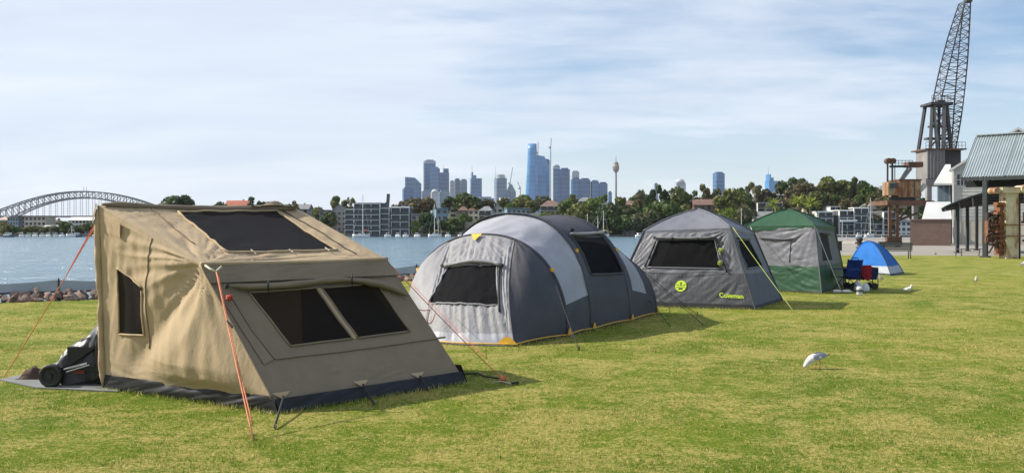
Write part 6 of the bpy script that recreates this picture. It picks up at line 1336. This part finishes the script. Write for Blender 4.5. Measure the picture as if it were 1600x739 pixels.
for dy in (-15, 15):
    for i in range(nP + 1):
        a = -1 + 2 * i / nP; m.bar(bq(132 + half * a, top(a), dy), bq(132 + half * a, bot(a), dy), 1.9)
        if i < nP:
            b_ = -1 + 2 * (i + 1) / nP
            if a < 0: m.bar(bq(132 + half * a, top(a), dy), bq(132 + half * b_, bot(b_), dy), 1.5)
            else: m.bar(bq(132 + half * a, bot(a), dy), bq(132 + half * b_, top(b_), dy), 1.5)
for i in range(nP + 1): a = -1 + 2 * i / nP; m.bar(bq(132 + half * a, top(a), -15), bq(132 + half * a, top(a), 15), 1.2)
m.build('web_bracing', bst, br)['kind'] = 'stuff'
for dy in (-15, 15):
    for i in range(1, nP):
        a = -1 + 2 * i / nP
        if bot(a) < 336: MB().bar(bq(132 + half * a, bot(a), dy), bq(132 + half * a, 338, dy), .9).build('hanger', bst, br)
MB().box(bq(132, 338.5), (half * 2.9 / F * BRD, 49, 5)).build('deck', bst, br)
pyl = M('bridge_granite', (.32, .29, .25), .9, .1, .02)
for s_ in (-1, 1):
    for dy in (-24, 24): c = bq(132 + s_ * (half + 8), 345, dy); MB().box((c.x, c.y, 33), (18, 12, 70)).build('pylon', pyl, br)
for px_ in (131, 135): MB().cyl(bq(px_, 299.5), bq(px_, 291.5), .8, .4, 6).build('flagpole', bst, br)

# ================================================================== CITY TOWERS
gA = tower_mat('facade_blue', (.025, .105, .25), (.10, .20, .34), 13, 9, .25, .6); gB = tower_mat('facade_deep_blue', (.015, .070, .20), (.06, .14, .28), 13, 8, .25, .6); gC = tower_mat('facade_grey', (.11, .17, .25), (.22, .27, .34), 13, 9, .5, .6); gD = tower_mat('facade_pale', (.30, .34, .38), (.50, .51, .52), 13, 10, .6, .6); gE = tower_mat('facade_bright_blue', (.055, .215, .46), (.10, .27, .48), 14, 8, .2, .6)
plain = M('tower_plain', (.40, .42, .44), .7, .05, .02)
def tower(x0, x1, yt, d_, mat, label, top_='flat', yaw=.35, name='office_tower', crown=None):
    w_ = (x1 - x0) / F * d_; c = V((((x0 + x1) / 2 - 800) / F * d_, d_, -1)); H = CH + (HY - yt) / F * d_ + 1; T = thing(name, label, 'tower', c, 'city towers on the skyline', yaw); OFF[T] = V((0, 0, 0))
    b_ = w_ / (math.cos(yaw) + math.sin(abs(yaw)) * .7); dp = b_ * .7; m = MB()
    if top_ == 'slope':
        pr = [(-b_ / 2, 0), (b_ / 2, 0), (b_ / 2, H * .87), (b_ * .1, H * .985), (-b_ / 2, H)]; i0 = len(m.v)
        for yy in (-dp / 2, dp / 2): m.v += [V((x_, yy, z_)) for x_, z_ in pr]
        n_ = len(pr); m.f.append(tuple(range(n_ - 1, -1, -1))); m.f.append(tuple(n_ + k for k in range(n_)))
        for k in range(n_): m.f.append((k, (k + 1) % n_, n_ + (k + 1) % n_, n_ + k))
    elif top_ == 'taper':
        rgs = []
        for k in range(13):
            t = k / 12; sx = b_ / 2 * (1.0 - .40 * t ** 1.4); ox = b_ * .06 * math.sin(t * 2.2) + b_ * .07 * t; rgs.append([V((ox + sx * math.cos(a) * (1.15 if abs(math.cos(a)) < .8 else 1.0), dp * .6 * (1 - .35 * t) * math.sin(a), H * t)) for a in [2 * math.pi * j / 12 + .3 * t for j in range(12)]])
        m.rings(rgs)
    else: m.box((0, 0, H / 2), (b_, dp, H))
    m.build('facade', mat, T, top_ == 'taper')
    if top_ == 'step': MB().box((b_ * .22, 0, H + H * .035), (b_ * .5, dp * .8, H * .07)).build('upper_block', mat, T); MB().cyl((b_ * .0, 0, H), (b_ * .0, 0, H * 1.14), 1.2, .4, 6).build('spire', plain, T)
    if top_ == 'fin': 
        MB().box((-b_ * .36, 0, H + 10), (b_ * .12, dp, 20)).build('fin_wall', mat, T); MB().box((-b_ * .15, 0, H + 5), (b_ * .3, dp * .9, 10)).build('upper_block', mat, T); MB().cyl((-b_ * .36, 0, H + 18), (-b_ * .36, 0, H + 44), 1.2, .4, 6).build('spire', plain, T)
    if top_ == 'round': MB().cyl((0, 0, H), (0, 0, H + 6), b_ * .46, n=20).build('crown_ring', plain, T); MB().cyl((0, 0, H + 8), (0, 0, H + 12), b_ * .40, n=20).build('crown_ring', plain, T); MB().cyl((-b_ * .5, 0, H - 10), (-b_ * .5, 0, H + 40), 1.0, .4, 6).build('spire', plain, T)
    if top_ == 'dome': MB().rings([[V((math.cos(a * math.pi / 10) * r_ * b_ * .5, math.sin(a * math.pi / 10) * r_ * b_ * .5, H + z_ * b_ * .45)) for a in range(20)] for r_, z_ in ((1, 0), (.92, .4), (.7, .72), (.38, .93), (.05, 1))]).build('dome', plain, T, True)
    if top_ in ('flat', 'band'): MB().box((0, 0, H + 2.2), (b_ * .7, dp * .7, 4.4)).build('plant_room', plain if top_ == 'band' else mat, T)
    if top_ == 'band': MB().box((0, 0, H - 5), (b_ * 1.02, dp * 1.02, 5)).build('crown_band', plain, T); MB().box((-b_ * .5 - 1, 0, H / 2), (3, dp * .5, H)).build('side_strip', plain, T)
    if top_ == 'pyramid': MB().rings([[V((sx * r_ * b_ / 2, sy * r_ * dp / 2, z_)) for sx, sy in ((-1, -1), (1, -1), (1, 1), (-1, 1))] for r_, z_ in ((1, H), (.25, H + 26))]).build('pitched_roof', mat, T)
    return T
CT_ = [(632, 659, 277, 3000, gA, 'blue glass tower with a sloping top, leftmost of the city skyline', 'slope', .12), (628, 646, 295, 2900, gB, 'low dark blue block in front of the slope topped tower', 'flat', .3), (661, 681, 252, 3300, gA, 'tall blue tower with pale crown band in the left skyline cluster', 'band', .25), (672, 687, 263, 3200, gA, 'blue tower in front of the pale banded one, slightly lower', 'flat', -.2), (684, 702, 270, 3250, gB, 'blue tower right of the banded pair with a notched roof', 'step', .2), (658, 676, 299, 2850, gC, 'low grey block under the banded tower', 'flat', .2), (673, 686, 301, 2800, gD, 'pale tower with a rounded dome in front of the banded pair', 'dome', .2), (685, 703, 300, 2830, gC, 'low grey tower right of the domed one', 'flat', .2), (702, 710, 284, 3400, gD, 'slim pale tower left of the twin grey towers', 'flat', .3), (710, 719, 281, 3300, gC, 'left one of the twin grey towers', 'flat', .4), (719, 730, 282, 3280, gC, 'right one of the twin grey towers', 'flat', .4), (734, 753, 279, 3300, gA, 'blue tower with a pointed fin and spire on its left', 'fin', .2), (772, 792, 279, 3200, gC, 'grey tower with a round crown right of the large fig', 'round', .35), (790, 806, 300, 3300, gC, 'low grey building with sloping roof left of the tallest tower', 'pyramid', .1), (744, 772, 310, 2900, gC, 'low dark block between fin tower and round crowned tower', 'flat', .2),
 (817, 841, 225, 3000, gE, 'tallest curved blue glass tower on the skyline', 'taper', .1), (837, 858, 243, 3050, gE, 'bright blue tower right beside the tallest one', 'slope', .1), (851, 859, 251, 3100, gB, 'narrow dark tower under construction right of the bright blue tower', 'flat', .1), (864, 875, 260, 2950, gA, 'blue tower left of the pair in the row of three slabs', 'band', .2), (874, 891, 265, 2950, gB, 'dark blue middle tower of the row of three slabs', 'flat', -.15), (891, 905, 269, 3300, gD, 'pale tower behind the right end of the three slabs', 'flat', .3), (892, 907, 280, 2900, gA, 'lower blue tower just right of the three slabs', 'flat', .2), (905, 923, 281, 2900, gB, 'wide deep blue block in the low row of towers', 'flat', -.1), (923, 936, 284, 2900, gA, 'blue block second from the right in the low row', 'flat', .2), (935, 950, 287, 2900, gB, 'rightmost blue block of the low row', 'flat', -.2), (950, 956, 301, 3100, gA, 'tiny blue tower left of the observation tower', 'flat', .2), (1022, 1028, 288, 3300, gC, 'sliver of a grey-blue tower right of the observation tower', 'flat', .2), (1054, 1071, 286, 3300, gD, 'white domed high-rise above the trees left of the single office tower', 'dome', .2), (1114, 1132, 271, 3100, gA, 'single blue office tower above the trees behind the charcoal tent', 'flat', .4), (1196, 1216, 283, 3000, gE, 'stepped bright blue tower above the trees behind the green tent', 'fin', .3)]
for t in CT_: tower(*t[:6], t[6], t[7])
TWD = 3900.0; tq_ = lambda py_: CH + (HY - py_) / F * TWD; tx = (962.5 - 800) / F * TWD
ot = thing('observation_tower', 'slender observation tower with golden turret and spire', 'tower', (tx, TWD, -1)); gold = M('turret_bronze', (.20, .15, .10), .5, .1, .05); tsh = M('tower_shaft', (.09, .10, .11), .7)
MB().cyl((tx, TWD, -1), (tx, TWD, tq_(268)), 4.6, 3.6, 12).build('shaft', tsh, ot, True)
rg = [[V((tx + math.cos(a * math.pi / 12) * r_, TWD + math.sin(a * math.pi / 12) * r_, tq_(z_))) for a in range(24)] for r_, z_ in ((4, 270), (9.5, 268), (12.5, 264), (13, 261), (12, 258.5), (10, 258), (9.5, 254.5), (4, 253))]; MB().rings(rg).build('turret', gold, ot, True)
for z_ in (262, 265.5, 256): MB().cyl((tx, TWD, tq_(z_)), (tx, TWD, tq_(z_ - .7)), 13.3 if z_ > 258 else 10.3, n=24).build('window_band', tsh, ot)
MB().cyl((tx, TWD, tq_(253)), (tx, TWD, tq_(243)), 1.6, .5, 8).build('spire', tsh, ot)
def tcrane(px_, y0, y1, d_, jx, jy, label):
    c = V(((px_ - 800) / F * d_, d_, CH + (HY - y1) / F * d_)); T = thing('tower_crane', label, 'crane', c); t_ = V((c.x, d_, CH + (HY - y0) / F * d_)); MB().bar(V((c.x, d_, 0)), t_, 2.2).build('mast', tsh, T); MB().bar(t_ - V((0, 0, 6)), V(((jx - 800) / F * d_, d_, CH + (HY - jy) / F * d_)), 1.8).build('jib', tsh, T); MB().box(t_ - V((3, 0, 6)), (6, 4, 4)).build('counterweight', tsh, T)
tcrane(860.5, 228, 300, 3080, 861.5, 216, 'tall thin tower crane right of the bright blue tower'); tcrane(840.5, 236, 245, 3040, 841, 222, 'small crane mast on the roof of the bright blue tower'); tcrane(797, 284, 300, 3200, 801, 262, 'thin crane with raised jib right of the round crowned tower'); tcrane(813, 292, 300, 3200, 809, 284, 'small crane just left of the tallest tower'); tcrane(605, 316, 340, 600, 607, 303, 'thin crane above the waterfront flats')
# low mass of distant suburbs under the towers
sub = M('distant_suburb', (.12, .125, .11), .95, .4, .02); P_ = []
for i in range(70):
    x_ = -3200 + i * 6400 / 69; P_.append([V((x_, 2300, -3)), V((x_, 2400, 6 + 5 * nz(i * .5, 1, 3))), V((x_, 2900, 14 + 14 * nz(i * .3, 2, 3))), V((x_, 3600, 16 + 10 * nz(i * .4, 6, 3))), V((x_, 4600, 12))])
MB().grid(P_).build('distant_land', sub, smooth=True)['kind'] = 'structure'

# ================================================================== GRASS (nobody could count it)
def in_poly(xs, ys, poly):
    ins = np.zeros(len(xs), bool); n_ = len(poly); j = n_ - 1
    for i in range(n_):
        xi, yi = poly[i]; xj, yj = poly[j]
        c = ((yi > ys) != (yj > ys)) & (xs < (xj - xi) * (ys - yi) / (yj - yi + 1e-12) + xi); ins ^= c; j = i
    return ins
def grass(n_, dmin, dmax, hlo, hhi, wlo, whi, seed, power):
    g_ = np.random.default_rng(seed); u = g_.random(n_)
    e = 2 - power; d = (dmin ** e + u * (dmax ** e - dmin ** e)) ** (1 / e)
    x_ = (g_.random(n_) - .5) * (1620 / F) * d * 1.16
    keep = in_poly(x_, d, lawn_poly)
    for poly in ([(p.x, p.y) for p in gm], [(p.x, p.y) for p in (A, B, C, D)], [(p.x, p.y) for p in (H1, H2, H3, H4, H4 + pv * WD, H1 + pv * WD, FL, FR)]): keep &= ~in_poly(x_, d, poly)
    x_, d = x_[keep], d[keep]; n_ = len(x_)
    pn = np.sin(x_ * 2.1 + 1.3 * np.sin(d * 1.7)) + np.sin(d * 2.7 + 1.9 * np.sin(x_ * 1.3)) + np.sin(x_ * 6.3 + d * 4.1) * .6 + np.sin(d * 9.1 - x_ * 7.7) * .5; pn = np.clip(.5 + .22 * pn, 0, 1)
    kp = g_.random(n_) < .45 + .55 * pn; x_, d, pn = x_[kp], d[kp], pn[kp]; n_ = len(x_)      # thinner where the turf is worn
    h = (hlo + (hhi - hlo) * g_.random(n_) ** 1.6) * (.7 + .7 * pn); w_ = wlo + (whi - wlo) * g_.random(n_); a = g_.random(n_) * 2 * np.pi; ln = g_.random(n_) * 1.0; b = g_.random(n_) * 2 * np.pi
    v = np.zeros((n_, 3, 3)); v[:, 0, 0] = x_ - np.cos(a) * w_; v[:, 0, 1] = d - np.sin(a) * w_; v[:, 1, 0] = x_ + np.cos(a) * w_; v[:, 1, 1] = d + np.sin(a) * w_
    v[:, 2, 0] = x_ + np.cos(b) * h * ln; v[:, 2, 1] = d + np.sin(b) * h * ln; v[:, 2, 2] = h * np.sqrt(np.maximum(.15, 1 - .6 * ln * ln)); v[:, :2, 2] = -.004
    return v.reshape(-1, 3)
vs_ = np.concatenate([grass(330000, 5.6, 15, .006, .020, .0022, .0046, 1, 1.2), grass(170000, 14, 32, .008, .024, .004, .009, 2, 1.2)])
# tufts left long along the tent feet and scattered clumps
def tufts(cs, seed, per, hlo, hhi, spread):
    g_ = np.random.default_rng(seed); c = np.repeat(np.array(cs), per, 0); n_ = len(c); c = c + g_.normal(0, spread, (n_, 2)); a = g_.random(n_) * 6.283; b = g_.random(n_) * 6.283; h = hlo + (hhi - hlo) * g_.random(n_); ln = g_.random(n_) * .7; w_ = .002 + .003 * g_.random(n_); v = np.zeros((n_, 3, 3))
    v[:, 0, 0] = c[:, 0] - np.cos(a) * w_; v[:, 0, 1] = c[:, 1] - np.sin(a) * w_; v[:, 1, 0] = c[:, 0] + np.cos(a) * w_; v[:, 1, 1] = c[:, 1] + np.sin(a) * w_; v[:, 2, 0] = c[:, 0] + np.cos(b) * h * ln; v[:, 2, 1] = c[:, 1] + np.sin(b) * h * ln; v[:, 2, 2] = h
    return v.reshape(-1, 3)
ed_ = []
for a, b_ in ((A, B), (B, C), (H1, H2), (H2, H3), (H3, H4), (FR, H1), (FL, FR), (G(952, 477), G(1180, 484)), (G(1180, 484), G(1223, 471)), (G(1284, 459), G(1323, 447)), (G(1200, 455), G(1284, 459)), (G(1322, 426), G(1392, 431))):
    o_ = V(((b_ - a).y, -(b_ - a).x, 0)).normalized() * .05; k = int((b_ - a).length / .035)
    ed_ += [((lerp(a, b_, i / k) + o_ * (.6 + R.random())).x, (lerp(a, b_, i / k) + o_ * (.6 + R.random())).y) for i in range(k)]
cl = []
for _ in range(1500):
    d_ = 5.8 + 16 * R.random() ** 1.5; cl.append(((R.random() - .5) * 1.12 * d_, d_))
inn = in_poly(np.array([c[0] for c in cl]), np.array([c[1] for c in cl]), [(p.x, p.y) for p in (A, B, C, D)]); cl = [c for c, k in zip(cl, inn) if not k]
vs_ = np.concatenate([vs_, tufts(ed_, 5, 8, .025, .065, .025), tufts(cl, 6, 14, .012, .034, .035)])
nv3 = len(vs_); me = bpy.data.meshes.new('grass'); me.vertices.add(nv3); me.vertices.foreach_set('co', vs_.astype(np.float32).ravel()); me.loops.add(nv3); me.loops.foreach_set('vertex_index', np.arange(nv3, dtype=np.int32))
me.polygons.add(nv3 // 3); me.polygons.foreach_set('loop_start', np.arange(0, nv3, 3, dtype=np.int32)); me.polygons.foreach_set('loop_total', np.full(nv3 // 3, 3, np.int32)); me.update(calc_edges=True); me.materials.append(MAT_BLADE)
tag(link('grass', me), 'short mown grass blades over the whole lawn', 'grass', kind='stuff')

# ================================================================== HAZE
hz, hb, hl = new_mat('haze_air'); hz.node_tree.nodes.remove(hb); vol = ND(hz, 'ShaderNodeVolumePrincipled'); vol.inputs['Color'].default_value = (.90, .95, 1.0, 1); vol.inputs['Density'].default_value = HAZE; vol.inputs['Anisotropy'].default_value = .2
hl.new(vol.outputs[0], hz.node_tree.nodes['Material Output'].inputs['Volume'])
tag(MB().box((0, 2150, 156), (7100, 5200, 320)).build('haze', hz), 'pale bluish summer haze over the harbour', 'haze', kind='stuff')

# ================================================================== labels that repeat get their place in the row
byl = {}
for o in COL.objects:
    if o.parent is None and o.get('label') and o.get('kind') not in ('stuff', 'structure'): byl.setdefault(o['label'], []).append(o)
ORD = ['leftmost', 'second', 'third', 'fourth', 'fifth', 'sixth', 'seventh', 'eighth', 'ninth', 'tenth', 'eleventh', 'twelfth', 'thirteenth', 'fourteenth', 'fifteenth', 'sixteenth', 'seventeenth', 'eighteenth']
for lb, os_ in byl.items():
    if len(os_) > 1:
        os_.sort(key=lambda o: o.location.x / o.location.y)
        for i, o in enumerate(os_): o['label'] = lb + (', leftmost one' if i == 0 else ', rightmost one' if i == len(os_) - 1 else ', %s from the left' % ORD[i])
